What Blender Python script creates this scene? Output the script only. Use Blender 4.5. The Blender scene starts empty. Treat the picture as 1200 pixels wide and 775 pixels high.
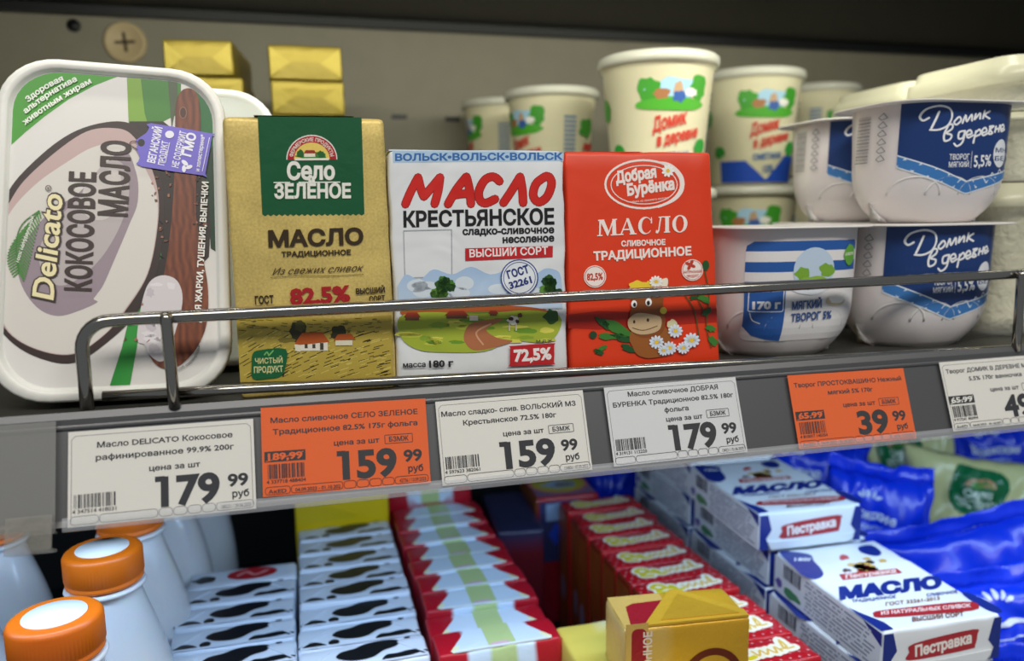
import bpy, math, random
import numpy as np
from mathutils import Vector, Matrix, noise
from mathutils.geometry import delaunay_2d_cdt

# ------------------------------------------------------------------ camera, world, lamps, exposure
SC = bpy.context.scene
COL = SC.collection
cam = bpy.data.cameras.new('camera')
cam.sensor_width = 36.0
cam.lens = 914.79 / 1200 * 36.0
cam.clip_start = 0.01
cam.dof.use_dof = True
cam.dof.focus_distance = 0.365
cam.dof.aperture_fstop = cam.lens / 4.6
camo = bpy.data.objects.new('camera', cam)
COL.objects.link(camo)
_r = Vector((0.9648934, -0.2622881, -0.0136274)); _u = Vector((0.0511319, 0.1367023, 0.9892917)); _f = Vector((0.2576166, 0.9552578, -0.1453145))
camo.matrix_world = Matrix((( _r.x, _u.x, -_f.x, 0), (_r.y, _u.y, -_f.y, 0), (_r.z, _u.z, -_f.z, 0), (0, 0, 0, 1)))
SC.camera = camo

world = bpy.data.worlds.new('world'); SC.world = world; world.use_nodes = True
_bg = world.node_tree.nodes['Background']
_bg.inputs[0].default_value = (0.85, 0.93, 1.0, 1); _bg.inputs[1].default_value = 0.20

def area(name, loc, target, sx, sy, power, color):
    l = bpy.data.lights.new(name, 'AREA'); l.shape = 'RECTANGLE'; l.size = sx; l.size_y = sy; l.energy = power; l.color = color
    o = bpy.data.objects.new(name, l); COL.objects.link(o); o.location = loc
    o.rotation_euler = (Vector(target) - Vector(loc)).to_track_quat('-Z', 'Y').to_euler()
    return o
area('aisle_ceiling_lamp', (0.1, -0.75, 1.15), (0.12, 0.36, -0.05), 2.2, 0.35, 24.0, (1.0, 0.96, 0.88))
area('upper_led_strip', (0.20, 0.40, 0.185), (0.20, 0.70, 0.05), 0.85, 0.02, 1.5, (1.0, 0.98, 0.86))
area('lower_led_strip', (0.15, 0.362, -0.103), (0.15, 0.47, -0.27), 1.2, 0.012, 1.4, (0.52, 0.74, 1.0))
SC.view_settings.view_transform = 'Standard'; SC.view_settings.look = 'None'
SC.view_settings.exposure = 0.0; SC.view_settings.gamma = 1.0; SC.view_settings.use_curve_mapping = False

# ------------------------------------------------------------------ helpers
def lin(h):
    if not isinstance(h, str): return h
    h = h.lstrip('#'); out = []
    if len(h) == 3: h = ''.join(c * 2 for c in h)
    for i in (0, 2, 4):
        c = int(h[i:i+2], 16) / 255
        out.append(c / 12.92 if c <= .04045 else ((c + .055) / 1.055) ** 2.4)
    return tuple(out)

_mats = {}
def mat(name, rough=.5, metal=0., bump=0., bscale=60., color=None, speck=0., coat=0., sss=0., emis=0., trans=0., sheen=0., detail=3.):
    if name in _mats: return _mats[name]
    m = bpy.data.materials.new(name); m.use_nodes = True; _mats[name] = m
    nt = m.node_tree; p = nt.nodes['Principled BSDF']
    p.inputs['Roughness'].default_value = rough; p.inputs['Metallic'].default_value = metal
    tc = nt.nodes.new('ShaderNodeTexCoord')
    if color is None:
        a = nt.nodes.new('ShaderNodeAttribute'); a.attribute_name = 'Col'; src = a.outputs['Color']
    else:
        a = nt.nodes.new('ShaderNodeRGB'); a.outputs[0].default_value = (*lin(color), 1); src = a.outputs[0]
    if speck:
        n = nt.nodes.new('ShaderNodeTexNoise'); n.inputs['Scale'].default_value = 900; n.inputs['Detail'].default_value = 4
        n2 = nt.nodes.new('ShaderNodeTexNoise'); n2.inputs['Scale'].default_value = 45
        nt.links.new(tc.outputs['Object'], n.inputs['Vector']); nt.links.new(tc.outputs['Object'], n2.inputs['Vector'])
        ad = nt.nodes.new('ShaderNodeMath'); ad.operation = 'ADD'
        nt.links.new(n.outputs['Fac'], ad.inputs[0]); nt.links.new(n2.outputs['Fac'], ad.inputs[1])
        mr = nt.nodes.new('ShaderNodeMapRange'); mr.inputs['From Min'].default_value = .75; mr.inputs['From Max'].default_value = 1.25
        mr.inputs['To Min'].default_value = 1 - speck; mr.inputs['To Max'].default_value = 1 + speck * .6
        nt.links.new(ad.outputs[0], mr.inputs['Value'])
        mx = nt.nodes.new('ShaderNodeVectorMath'); mx.operation = 'SCALE'
        nt.links.new(src, mx.inputs[0]); nt.links.new(mr.outputs[0], mx.inputs['Scale']); src = mx.outputs[0]
    nt.links.new(src, p.inputs['Base Color'])
    if bump:
        n = nt.nodes.new('ShaderNodeTexNoise'); n.inputs['Scale'].default_value = bscale; n.inputs['Detail'].default_value = detail
        n.inputs['Distortion'].default_value = .6
        nt.links.new(tc.outputs['Object'], n.inputs['Vector'])
        b = nt.nodes.new('ShaderNodeBump'); b.inputs['Strength'].default_value = 1.; b.inputs['Distance'].default_value = bump * .001
        nt.links.new(n.outputs['Fac'], b.inputs['Height']); nt.links.new(b.outputs[0], p.inputs['Normal'])
    if coat: p.inputs['Coat Weight'].default_value = coat; p.inputs['Coat Roughness'].default_value = .12
    if sss:
        p.inputs['Subsurface Weight'].default_value = sss; p.inputs['Subsurface Scale'].default_value = .004
    if trans:
        tr = nt.nodes.new('ShaderNodeBsdfTransparent'); mxs = nt.nodes.new('ShaderNodeMixShader'); mxs.inputs[0].default_value = 1 - trans
        nt.links.new(tr.outputs[0], mxs.inputs[1]); nt.links.new(p.outputs[0], mxs.inputs[2])
        nt.links.new(mxs.outputs[0], nt.nodes['Material Output'].inputs[0])
    return m

M_PAPER = lambda: mat('tag_paper', .75)
M_MATTE = lambda: mat('matte_card', .6, bump=.25, bscale=90)
M_FOILP = lambda: mat('laminated_foil_wrap', .38, bump=.55, bscale=38, detail=2)
M_FOILW = lambda: mat('crinkled_white_wrap', .36, bump=2.4, bscale=30, detail=2)
M_KRAFT = lambda: mat('gold_kraft_wrap', .42, metal=.25, bump=.5, bscale=55, speck=.22)
M_GOLD = lambda: mat('gold_foil', .40, metal=.45, bump=.5, bscale=60, speck=.08)
M_PLAST = lambda: mat('glossy_plastic', .32, bump=.08, bscale=30, sss=.15)
M_FILM = lambda: mat('bag_film', .27, bump=2.2, bscale=24, detail=2)

def new_obj(name, mesh, parent=None):
    o = bpy.data.objects.new(name, mesh); COL.objects.link(o)
    if parent is not None: o.parent = parent
    return o

def mk(name, verts, faces, material, parent=None, cols=None, smooth=False, link=True):
    me = bpy.data.meshes.new(name)
    me.from_pydata([tuple(map(float, v)) for v in verts], [], [list(map(int, f)) for f in faces])
    me.materials.append(material)
    ca = me.color_attributes.new('Col', 'FLOAT_COLOR', 'CORNER')
    n = len(me.loops); arr = np.ones((n, 4), np.float32)
    if cols is not None:
        if isinstance(cols, str) or (isinstance(cols, tuple) and not isinstance(cols[0], tuple)):
            arr[:, :3] = lin(cols)
        elif callable(cols):
            lv = np.empty(n, np.int32); me.loops.foreach_get('vertex_index', lv)
            cc = np.array([lin(cols(Vector(v))) for v in verts], np.float32); arr[:, :3] = cc[lv]
        else:
            c = np.array([lin(x) for x in cols], np.float32)
            if len(c) == len(verts) and len(c) != len(faces):
                lv = np.empty(n, np.int32); me.loops.foreach_get('vertex_index', lv); arr[:, :3] = c[lv]
            else:
                k = 0
                for i, f in enumerate(faces): arr[k:k+len(f), :3] = c[i]; k += len(f)
    ca.data.foreach_set('color', arr.ravel())
    if smooth: me.polygons.foreach_set('use_smooth', [True] * len(me.polygons))
    me.update()
    return new_obj(name, me, parent) if link else me

def empty(name, label, cat, loc=(0, 0, 0), rot=(0, 0, 0), group=None):
    o = bpy.data.objects.new(name, None); COL.objects.link(o); o.empty_display_size = .01
    o.location = loc; o.rotation_euler = rot; o['label'] = label; o['category'] = cat
    if group: o['group'] = group
    return o
def tag(o, label, cat, group=None):
    o['label'] = label; o['category'] = cat
    if group: o['group'] = group
    return o
def copy_tree(o, loc, rot, label, group=None):
    def rec(x, par):
        c = x.copy(); COL.objects.link(c); c.parent = par
        for ch in [k for k in x.children]: rec(ch, c)
        return c
    r = rec(o, None); r.location = loc; r.rotation_euler = rot; r['label'] = label
    if group: r['group'] = group
    return r

# --- flat print: filled outlines laid on a surface --------------------------------------------
def area2(l):
    l = np.asarray(l); x, y = l[:, 0], l[:, 1]
    return (x * np.roll(y, -1) - y * np.roll(x, -1)).sum()
def fill(loops, gx=(), gy=()):
    """union (non-zero winding) of closed outlines -> vertices, triangles"""
    co, ed = [], []
    for l in loops:
        b = len(co); co += [Vector((float(p[0]), float(p[1]))) for p in l]; n = len(l)
        ed += [(b + i, b + (i + 1) % n) for i in range(n)]
    P = np.array([(v.x, v.y) for v in co]); E = np.array(ed)
    lo, hi = P.min(0) - 1e-3, P.max(0) + 1e-3
    for g in gx:
        if lo[0] < g < hi[0]: co += [Vector((g, lo[1])), Vector((g, hi[1]))]; ed.append((len(co) - 2, len(co) - 1))
    for g in gy:
        if lo[1] < g < hi[1]: co += [Vector((lo[0], g)), Vector((hi[0], g))]; ed.append((len(co) - 2, len(co) - 1))
    span = float((hi - lo).max())
    r = delaunay_2d_cdt(co, ed, [], 0, span * 1e-6)
    V = np.array([(v.x, v.y) for v in r[0]]); F = np.array([f[:3] for f in r[2]], int)
    if not len(F): return V, F
    C = V[F].mean(1); a, b = P[E[:, 0]], P[E[:, 1]]
    wn = np.zeros(len(C), int)
    for s in range(0, len(C), 1500):
        c = C[s:s+1500]
        left = (b[None, :, 0] - a[None, :, 0]) * (c[:, None, 1] - a[None, :, 1]) - (c[:, None, 0] - a[None, :, 0]) * (b[None, :, 1] - a[None, :, 1])
        up = (a[None, :, 1] <= c[:, None, 1]) & (b[None, :, 1] > c[:, None, 1]) & (left > 0)
        dn = (a[None, :, 1] > c[:, None, 1]) & (b[None, :, 1] <= c[:, None, 1]) & (left < 0)
        wn[s:s+1500] = up.sum(1) - dn.sum(1)
    return V, F[wn != 0]

_outl = {}
def outlines(s, off, res=2):
    k = (s, off, res)
    if k in _outl: return _outl[k]
    c = bpy.data.curves.new('t', 'FONT'); c.body = s; c.size = 1; c.resolution_u = res; c.dimensions = '2D'; c.fill_mode = 'NONE'
    o = bpy.data.objects.new('t', c); m = bpy.data.meshes.new_from_object(o)
    V = np.array([v.co[:2] for v in m.vertices]); nb = {}
    for e in m.edges:
        i, j = e.vertices; nb.setdefault(i, []).append(j); nb.setdefault(j, []).append(i)
    ed = [tuple(e.vertices) for e in m.edges]
    # follow each ring in the stored direction (first edge decides)
    seen = set(); loops = []
    for i, j in ed:
        if i in seen: continue
        ring = [i]; seen.add(i); prev, cur = i, j
        while cur != i and cur not in seen:
            ring.append(cur); seen.add(cur)
            nx = [q for q in nb[cur] if q != prev]
            if not nx: break
            prev, cur = cur, nx[0]
        if len(ring) > 2: loops.append(V[sorted(ring)])      # vertices are stored in outline order
    bpy.data.objects.remove(o); bpy.data.curves.remove(c); bpy.data.meshes.remove(m)
    if off and loops:      # heavier weight: push every outline away from the ink
        def inside(p, l):
            x, y = l[:, 0], l[:, 1]; x2, y2 = np.roll(x, -1), np.roll(y, -1)
            c = (y > p[1]) != (y2 > p[1])
            with np.errstate(divide='ignore', invalid='ignore'): t = (x2 - x) * (p[1] - y) / (y2 - y) + x
            return (c & (p[0] < t)).sum() % 2 == 1
        areas = [area2(l) for l in loops]; boxes = [(l.min(0), l.max(0)) for l in loops]; out = []
        for k, l in enumerate(loops):
            sg = areas[k]; best = abs(areas[k])
            for m_, l2 in enumerate(loops):
                if abs(areas[m_]) > best and (boxes[m_][0] <= l[0]).all() and (boxes[m_][1] >= l[0]).all() and inside(l[0], l2): sg = areas[m_]; best = abs(areas[m_])
            sg = 1 if sg > 0 else -1
            keep = np.hypot(*(l - np.roll(l, 1, 0)).T) > 1e-5
            l = l[keep]
            if len(l) < 3: continue
            d = np.roll(l, -1, 0) - l; d /= np.hypot(*d.T)[:, None]; n = np.c_[d[:, 1], -d[:, 0]] * sg; pn = np.roll(n, 1, 0)
            b = n + pn; dot = (n * pn).sum(1)
            q = l + b / np.maximum(1 + dot, .35)[:, None] * off
            out.append(q if sg > 0 else q[::-1])
        loops = out
    _outl[k] = loops
    return loops
CAP = .73

def catmull(pts, n=6, closed=False):
    P = [np.array(p, float) for p in pts]; out = []
    N = len(P)
    if N < 3: return P
    rng_ = range(N if closed else N - 1)
    for i in rng_:
        g = (lambda k: P[k % N]) if closed else (lambda k: P[min(max(k, 0), N - 1)])
        p0, p1, p2, p3 = g(i - 1), g(i), g(i + 1), g(i + 2)
        for k in range(n):
            t = k / n
            out.append(.5 * (2 * p1 + (p2 - p0) * t + (2 * p0 - 5 * p1 + 4 * p2 - p3) * t * t + (3 * p1 - p0 - 3 * p2 + p3) * t ** 3))
    if not closed: out.append(P[-1])
    return out
def circ(cx, cy, rx, ry=None, n=24, a0=0., a1=360., rot=0.):
    ry = rx if ry is None else ry; out = []
    m = n if a1 - a0 >= 360 else n + 1
    for i in range(m):
        a = math.radians(a0 + (a1 - a0) * i / n); x, y = rx * math.cos(a), ry * math.sin(a)
        c, s = math.cos(math.radians(rot)), math.sin(math.radians(rot))
        out.append((cx + x * c - y * s, cy + x * s + y * c))
    return out
def rrect(x0, y0, x1, y1, r=0, n=4):
    if r <= 0: return [(x0, y0), (x1, y0), (x1, y1), (x0, y1)]
    out = []
    for cx, cy, a in ((x1 - r, y1 - r, 0), (x0 + r, y1 - r, 90), (x0 + r, y0 + r, 180), (x1 - r, y0 + r, 270)):
        out += [(cx + r * math.cos(math.radians(a + 90 * i / n)), cy + r * math.sin(math.radians(a + 90 * i / n))) for i in range(n + 1)]
    return out
def hom(a, b):
    A, B = [], []
    for (x, y), (u, v) in zip(a, b):
        A.append([x, y, 1, 0, 0, 0, -u*x, -u*y]); B.append(u); A.append([0, 0, 0, x, y, 1, -v*x, -v*y]); B.append(v)
    return np.append(np.linalg.solve(np.array(A, float), np.array(B, float)), 1).reshape(3, 3)

class Art:
    """flat artwork in any 2-D frame (y down when H comes from a print sheet); each call is one ink layer"""
    def __init__(s, H=None, step=.03, base=.06, gx=(), gy=()):
        s.H = H; s.step = step; s.base = base; s.k = 0; s.V = []; s.F = []; s.C = []; s.L = []; s.n = 0; s.gx = gx; s.gy = gy
    def _add(s, V, F, col, newlayer=True):
        if not len(F): return
        if newlayer: s.k += 1
        s.V.append(V); s.F.append(F + s.n); s.n += len(V)
        if callable(col): s.C.append(np.array([lin(col(x, y)) for x, y in V]))
        else: s.C.append(np.tile(lin(col), (len(V), 1)))
        s.L.append(np.full(len(V), s.base + s.step * s.k))
    def loops(s, L, col, same=False):
        V, F = fill(L, s.gx, s.gy); s._add(V, F, col, not same); return s
    def poly(s, pts, col, same=False): return s.loops([pts], col, same)
    def rect(s, x0, y0, x1, y1, col, r=0, same=False): return s.loops([rrect(x0, y0, x1, y1, r)], col, same)
    def ell(s, cx, cy, rx, ry=None, col='#fff', rot=0, n=28, same=False): return s.loops([circ(cx, cy, rx, ry, n, rot=rot)], col, same)
    def ring(s, cx, cy, rx, ry, w, col, rot=0, n=36): return s.stroke(circ(cx, cy, rx, ry, n, rot=rot), w, col, closed=True, smooth=False)
    def blob(s, cx, cy, rx, ry, col, seed=0, amp=.2, n=14, rot=0, same=False):
        r = random.Random(seed); p = []
        for i, (x, y) in enumerate(circ(0, 0, 1, 1, n)):
            k = 1 + amp * (r.random() * 2 - 1); x *= rx * k; y *= ry * k
            c, q = math.cos(math.radians(rot)), math.sin(math.radians(rot)); p.append((cx + x * c - y * q, cy + x * q + y * c))
        return s.poly(catmull(p, 3, True), col, same)
    def stroke(s, pts, w, col, closed=False, smooth=True, same=False, n=5, taper=None):
        return s.strokes([pts], w, col, closed, smooth, same, n, taper)
    def strokes(s, many, w, col, closed=False, smooth=True, same=False, n=5, taper=None):
        L = []
        for pts in many:
            P = catmull(pts, n, closed) if smooth else [np.array(p, float) for p in pts]
            N = len(P); ws = [w * (taper(i / max(N - 1, 1)) if taper else 1) / 2 for i in range(N)]
            seq = list(range(N)) + ([0] if closed else [])
            for a, b in zip(seq[:-1], seq[1:]):
                d = P[b] - P[a]; l = math.hypot(*d)
                if l < 1e-9: continue
                nn = np.array((-d[1], d[0])) / l
                q = [P[a] + nn * ws[a], P[b] + nn * ws[b], P[b] - nn * ws[b], P[a] - nn * ws[a]]
                L.append(q if area2(q) > 0 else q[::-1])
            for i in range(N): L.append(circ(P[i][0], P[i][1], ws[i], n=8))
        return s.loops(L, col, same)
    def text(s, t, p0, p1, h, col, off=.018, shear=0., res=2, warp=None, same=False):
        """baseline from p0 to p1 (the text is fitted to it), cap height h; y points down"""
        L0 = outlines(t, round(off * 1.05 + .004, 4), res)
        if not L0: return s
        A = np.concatenate(L0); x0, x1 = A[:, 0].min(), A[:, 0].max()
        out = []
        p0, p1 = np.array(p0, float), np.array(p1, float); d = p1 - p0; n = np.array((d[1], -d[0])) / math.hypot(*d)
        for l in L0:
            tx = (l[:, 0] - x0) / (x1 - x0); ty = l[:, 1] / CAP
            if warp: out.append([warp(a, b) for a, b in zip(tx, ty)])
            else:
                q = p0 + tx[:, None] * d + ty[:, None] * h * n + shear * ty[:, None] * h * d / math.hypot(*d); out.append(q)
        gx, gy = s.gx, s.gy
        V, F = fill(out, gx, gy); s._add(V, F, col, not same); return s
    def quads(s, Q, col):
        V = np.array([p for q in Q for p in q], float); F = []
        for i in range(len(Q)): F += [(4*i, 4*i+1, 4*i+2), (4*i, 4*i+2, 4*i+3)]
        s._add(V, np.array(F), col); return s
    def barcode(s, p0, p1, h, col, seed=1, n=44):
        r = random.Random(seed); p0, p1 = np.array(p0, float), np.array(p1, float); d = p1 - p0; nn = np.array((d[1], -d[0])) / math.hypot(*d) * h
        Q = []; t = 0; W = [r.choice((1, 1, 2, 3)) for _ in range(n)]; T = sum(W)
        for i, w in enumerate(W):
            if i % 2 == 0:
                a, b = p0 + d * t / T, p0 + d * (t + w) / T; Q.append((a, b, b + nn, a + nn))
            t += w
        return s.quads(Q, col)
    def lines(s, seq, w, col):
        Q = []
        for (x0, y0), (x1, y1) in seq:
            d = np.array((x1 - x0, y1 - y0), float); l = math.hypot(*d)
            if l < 1e-9: continue
            n = np.array((-d[1], d[0])) / l * w / 2; a, b = np.array((x0, y0)), np.array((x1, y1)); Q.append((a + n, b + n, b - n, a - n))
        return s.quads(Q, col)
    def build(s, name, parent, mapf, material, link=True):
        V = np.concatenate(s.V); F = np.concatenate(s.F); C = np.concatenate(s.C); L = np.concatenate(s.L)
        if s.H is not None:
            q = np.c_[V, np.ones(len(V))] @ s.H.T; V = q[:, :2] / q[:, 2:]
        P = [mapf(u, v, l) for (u, v), l in zip(V, L)]
        me = bpy.data.meshes.new(name); me.from_pydata([tuple(map(float, p)) for p in P], [], F.tolist())
        me.materials.append(material)
        ca = me.color_attributes.new('Col', 'FLOAT_COLOR', 'CORNER'); arr = np.ones((len(F) * 3, 4), np.float32); arr[:, :3] = C[F.ravel()]
        ca.data.foreach_set('color', arr.ravel()); me.update()
        return new_obj(name, me, parent) if link else me

def front(u, v, l): return (u * .001, -l * .001, v * .001)        # u right, v up, on the face y = 0
def topmap(z, y0=0.): return lambda u, v, l: (u * .001, y0 + v * .001, z + l * .001)

def rbox(name, w, d, h, r, material, parent, cols='#ffffff', n=(8, 6, 10), disp=None, x0=None, taper=0.):
    """rounded box, x centred, y 0..d, z 0..h"""
    def ax(half, k):
        a = half - r; e = [-half, -half + .3 * r]; m = [-a + 2 * a * i / k for i in range(k + 1)]
        return e + m + [half - .3 * r, half]
    hx, hy, hz = w / 2, d / 2, h / 2
    AX = [ax(hx, n[0]), ax(hy, n[1]), ax(hz, n[2])]; H = np.array((hx, hy, hz))
    vid, verts, faces = {}, [], []
    def vert(p):
        p = np.array(p); q = np.clip(p, -(H - r), H - r); dd = p - q; l = np.linalg.norm(dd)
        p = q + dd / l * r if l > 0 else p
        k = tuple(np.round(p * 1e6).astype(int))
        if k not in vid:
            vid[k] = len(verts); P = Vector((p[0], p[1] + hy, p[2] + hz))
            if taper: P.x *= 1 - taper * P.z / h
            if disp: P = disp(P)
            verts.append(P)
        return vid[k]
    for a in range(3):
        b, c = (a + 1) % 3, (a + 2) % 3
        for sgn in (-1, 1):
            A, B = AX[b], AX[c]
            for i in range(len(A) - 1):
                for j in range(len(B) - 1):
                    q = []
                    for (ii, jj) in ((i, j), (i + 1, j), (i + 1, j + 1), (i, j + 1)):
                        p = [0, 0, 0]; p[a] = sgn * H[a]; p[b] = A[ii]; p[c] = B[jj]; q.append(vert(p))
                    if sgn < 0: q = q[::-1]
                    if len(set(q)) >= 3: faces.append([x for k, x in enumerate(q) if x != q[k - 1]])
    return mk(name, verts, faces, material, parent, cols, smooth=True)

def box(name, x0, y0, z0, x1, y1, z1, material, parent=None, cols='#ffffff'):
    v = [(x, y, z) for x in (x0, x1) for y in (y0, y1) for z in (z0, z1)]
    f = [(0, 1, 3, 2), (4, 6, 7, 5), (0, 4, 5, 1), (2, 3, 7, 6), (0, 2, 6, 4), (1, 5, 7, 3)]
    return mk(name, v, f, material, parent, cols)

def prism(name, pts, mapf, l0, l1, material, parent, col):
    """a polygon in face coordinates (mm) raised between two heights over the surface"""
    n = len(pts); v = [mapf(u, w, l0) for u, w in pts] + [mapf(u, w, l1) for u, w in pts]
    f = [list(range(n - 1, -1, -1)), list(range(n, 2 * n))] + [[i, (i + 1) % n, n + (i + 1) % n, n + i] for i in range(n)]
    return mk(name, v, f, material, parent, col)

def lathe(name, prof, material, parent=None, cols='#ffffff', n=40, smooth=True, ribs=0, ribz=(0, 0), amp=0.):
    verts, faces = [], []
    for r, z in prof:
        for i in range(n):
            rr = r + (amp * (1 if (i % 2) else -1) if ribs and ribz[0] <= z <= ribz[1] else 0)
            a = 2 * math.pi * i / n; verts.append((rr * math.cos(a), rr * math.sin(a), z))
    for k in range(len(prof) - 1):
        for i in range(n):
            j = (i + 1) % n; faces.append((k * n + i, k * n + j, (k + 1) * n + j, (k + 1) * n + i))
    if prof[0][0] > 1e-5: faces.append(list(range(n))[::-1])
    if prof[-1][0] > 1e-5: faces.append([(len(prof) - 1) * n + i for i in range(n)])
    return mk(name, verts, faces, material, parent, cols, smooth=smooth)

def tube(name, pts, r, material, parent=None, n=14, cols='#ffffff'):
    P = [Vector(p) for p in pts]; verts, faces = [], []
    up = None
    for i, p in enumerate(P):
        t = (P[min(i + 1, len(P) - 1)] - P[max(i - 1, 0)]).normalized()
        if up is None: up = t.orthogonal().normalized()
        up = (up - t * up.dot(t)).normalized(); s = t.cross(up)
        for k in range(n):
            a = 2 * math.pi * k / n; verts.append(p + (up * math.cos(a) + s * math.sin(a)) * r)
    for i in range(len(P) - 1):
        for k in range(n):
            j = (k + 1) % n; faces.append((i*n+k, i*n+j, (i+1)*n+j, (i+1)*n+k))
    faces.append(list(range(n))[::-1]); faces.append([(len(P)-1)*n + k for k in range(n)])
    return mk(name, verts, faces, material, parent, cols, smooth=True)

# ------------------------------------------------------------------ the refrigerated case
SHELF = -.078; BIN = -.367
STEEL = mat('dark_enamel', .5, color='#3a3a36', bump=.15, bscale=25)
BACKM = mat('grey_enamel_back', .55, color='#8f8a76', bump=.2, bscale=12, speck=.05)
BLACK = mat('black_enamel', .45, color='#101413')
CHROME = mat('chrome', .13, metal=1., color='#a9a59d')
RAILM = mat('grey_brushed_rail', .42, metal=.5, color='#646466', bump=.1, bscale=40)

def structure(o): o['kind'] = 'structure'; return o
# back wall with a slot row and mounting hole
wb = structure(box('wall_back', -.75, .85, -.45, 1.35, .87, .60, BACKM))
for i, (x, z) in enumerate(((.109, .1052), (.166, .1036), (.052, .1065))):
    if i < 2: box('slot', x - .008, .8485, z - .0022, x + .008, .852, z + .0022, BLACK, wb)
o = lathe('mounting_hole', [(.0001, 0), (.0055, 0), (.006, .001), (.006, .002)], BLACK, wb); o.rotation_euler = (math.pi/2, 0, 0); o.location = (-.194, .8505, .183)
cap = lathe('screw_cover', [(.019, 0), (.019, .002), (.0175, .0035), (.0155, .0035), (.0145, .0025), (.0001, .0025)], mat('beige_plastic', .5, color='#d0bb8c'), wb)
cap.rotation_euler = (math.pi/2, 0, 0); cap.location = (-.1507, .85, .1695)
for a in (0, 1):
    s = box('recess_bar', -.009, -.0014, .0024, .009, .0014, .0032, mat('cross_recess', .6, color='#4a3a1c'), cap); s.rotation_euler = (0, 0, a * math.pi/2 + .08)
structure(box('wall_back', -.74, .842, BIN, 1.34, .8495, -.0905, mat('back_shade_black', .6, color='#0c0d0e')))  # added sheet, coloured black to paint the deep shade behind the bin
structure(box('floor', -.75, .30, BIN - .012, 1.35, .85, BIN, mat('bin_floor', .5, color='#1b1d20')))
structure(box('wall_left', -.75, .33, -.45, -.74, .85, .60, STEEL)); structure(box('wall_right', 1.34, .33, -.45, 1.35, .85, .60, STEEL))
# steps of the bin floor that carry the shorter piles
structure(box('trim_1', .288, .325, BIN, .392, .69, -.2861, mat('bin_step', .5, color='#16181c')))
# overhead shelf
oh = empty('refrigerator_shelf', 'black shelf hanging overhead above the curd tubs and cups', 'shelf', (0, 0, .20))
box('board', -.74, .40, 0, 1.34, .838, .02, BLACK, oh); box('front_edge', -.74, .385, -.004, 1.34, .40, .04, BLACK, oh)
box('rear_lip', -.74, .838, -.008, 1.34, .8495, .016, BLACK, oh)
# main shelf
TA = .3479; SA, CA = math.sin(TA), math.cos(TA)
ms = empty('refrigerator_shelf', 'dark metal shelf carrying the upright butter packs behind the price rail', 'shelf', (0, 0, SHELF))
box('board', -.74, .352, -.012, 1.34, .846, 0, STEEL, ms)
box('front_gutter', -.74, .3445, -.012, 1.34, .3518, .0005, mat('dark_gutter', .35, color='#262422'), ms)
def railpt(x, s, l):      # s metres down the sloping face from the top of the tags, l metres out of it
    return (x, .3382 - s * SA - l * CA, -.0814 - s * CA + l * SA - SHELF)
def railbar(name, x0, x1, prof, material, parent):
    n = len(prof); v = [railpt(x0, s, l) for s, l in prof] + [railpt(x1, s, l) for s, l in prof]
    f = [[i, (i+1) % n, n + (i+1) % n, n + i] for i in range(n)] + [list(range(n))[::-1], list(range(n, 2*n))]
    return mk(name, v, f, material, parent)
XJ = -.0950
railbar('price_rail', -.74, 1.34, [(-.0065, -.0012), (-.0035, -.0005), (.0005, -.0018), (.036, -.0018), (.0385, -.001), (.0385, -.006), (-.0065, -.007)], RAILM, ms)
railbar('rail_groove', -.74, 1.34, [(-.0012, -.0005), (-.0004, -.0003), (.0004, -.0005), (.0004, -.0017), (-.0012, -.0017)], RAILM, ms)
CLEAR = mat('clear_rail_plastic', .12, color='#6a6c70', trans=.95)
LIP = mat('clear_rail_lip', .15, color='#d5d8de', trans=.78)
GRIME = mat('grimy_rail_plastic', .3, color='#a6a49c', trans=.7, speck=.3)
for nm, x0, x1, c, l in (('label_cover', XJ + .001, 1.34, CLEAR, LIP), ('label_cover', -.74, XJ - .0015, mat('cloudy_rail_plastic', .3, color='#a3a3a0', trans=.62), GRIME)):
    cv = railbar(nm, x0, x1, [(-.003, .0011), (.0350, .0011), (.0350, .0016), (-.003, .0016)], c, ms)
    railbar('cover_lip', x0, x1, [(.0350, .0011), (.037, .0014), (.0395, .0008), (.0398, -.0010), (.0404, -.0010), (.0402, .0016), (.037, .0023), (.0350, .0020)], l, cv)
railbar('end_clip', XJ - .018, XJ - .002, [(.033, .0024), (.0455, .0034), (.0465, -.003), (.0475, -.003), (.0468, .0045), (.033, .0034)], GRIME, ms)

# wire guard
wg = empty('wire_guard', 'chrome wire guard rail along the front edge of the shelf', 'guard rail', (0, .3455, 0))
def zt(x): return -.0394 + (x + .0526) * (.0036 / .4386)
def zb(x): return -.0708 - (x + .0807) * (.0069 / .4441)
R_ = .0027
pts = [(-.0868, 0, -.0765), (-.0867, 0, -.058)] + [(-.0867 + .011 * (1 - math.cos(a)), 0, -.051 + .0112 * math.sin(a)) for a in np.linspace(0, math.pi/2, 8)]
pts += [(x, 0, zt(x)) for x in np.linspace(-.07, 1.2, 40)]
tube('top_wire', pts, R_, CHROME, wg, 16)
tube('bottom_wire', [(x, .0, zb(x)) for x in np.linspace(-.0807, 1.2, 20)], .0022, CHROME, wg, 16)
for x in (-.0537, .3826, .82):
    pp = [(x + .0006, -.0046, -.0765 if x < 0 else -.0785), (x, -.0046, zt(x) + .0002), (x, -.0038, zt(x) + .0018)]
    tube('post', [pp[0], (x + .0003, -.0046, (pp[0][2] + pp[1][2]) / 2), pp[1], pp[2]], .0024, CHROME, wg, 14)

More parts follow.
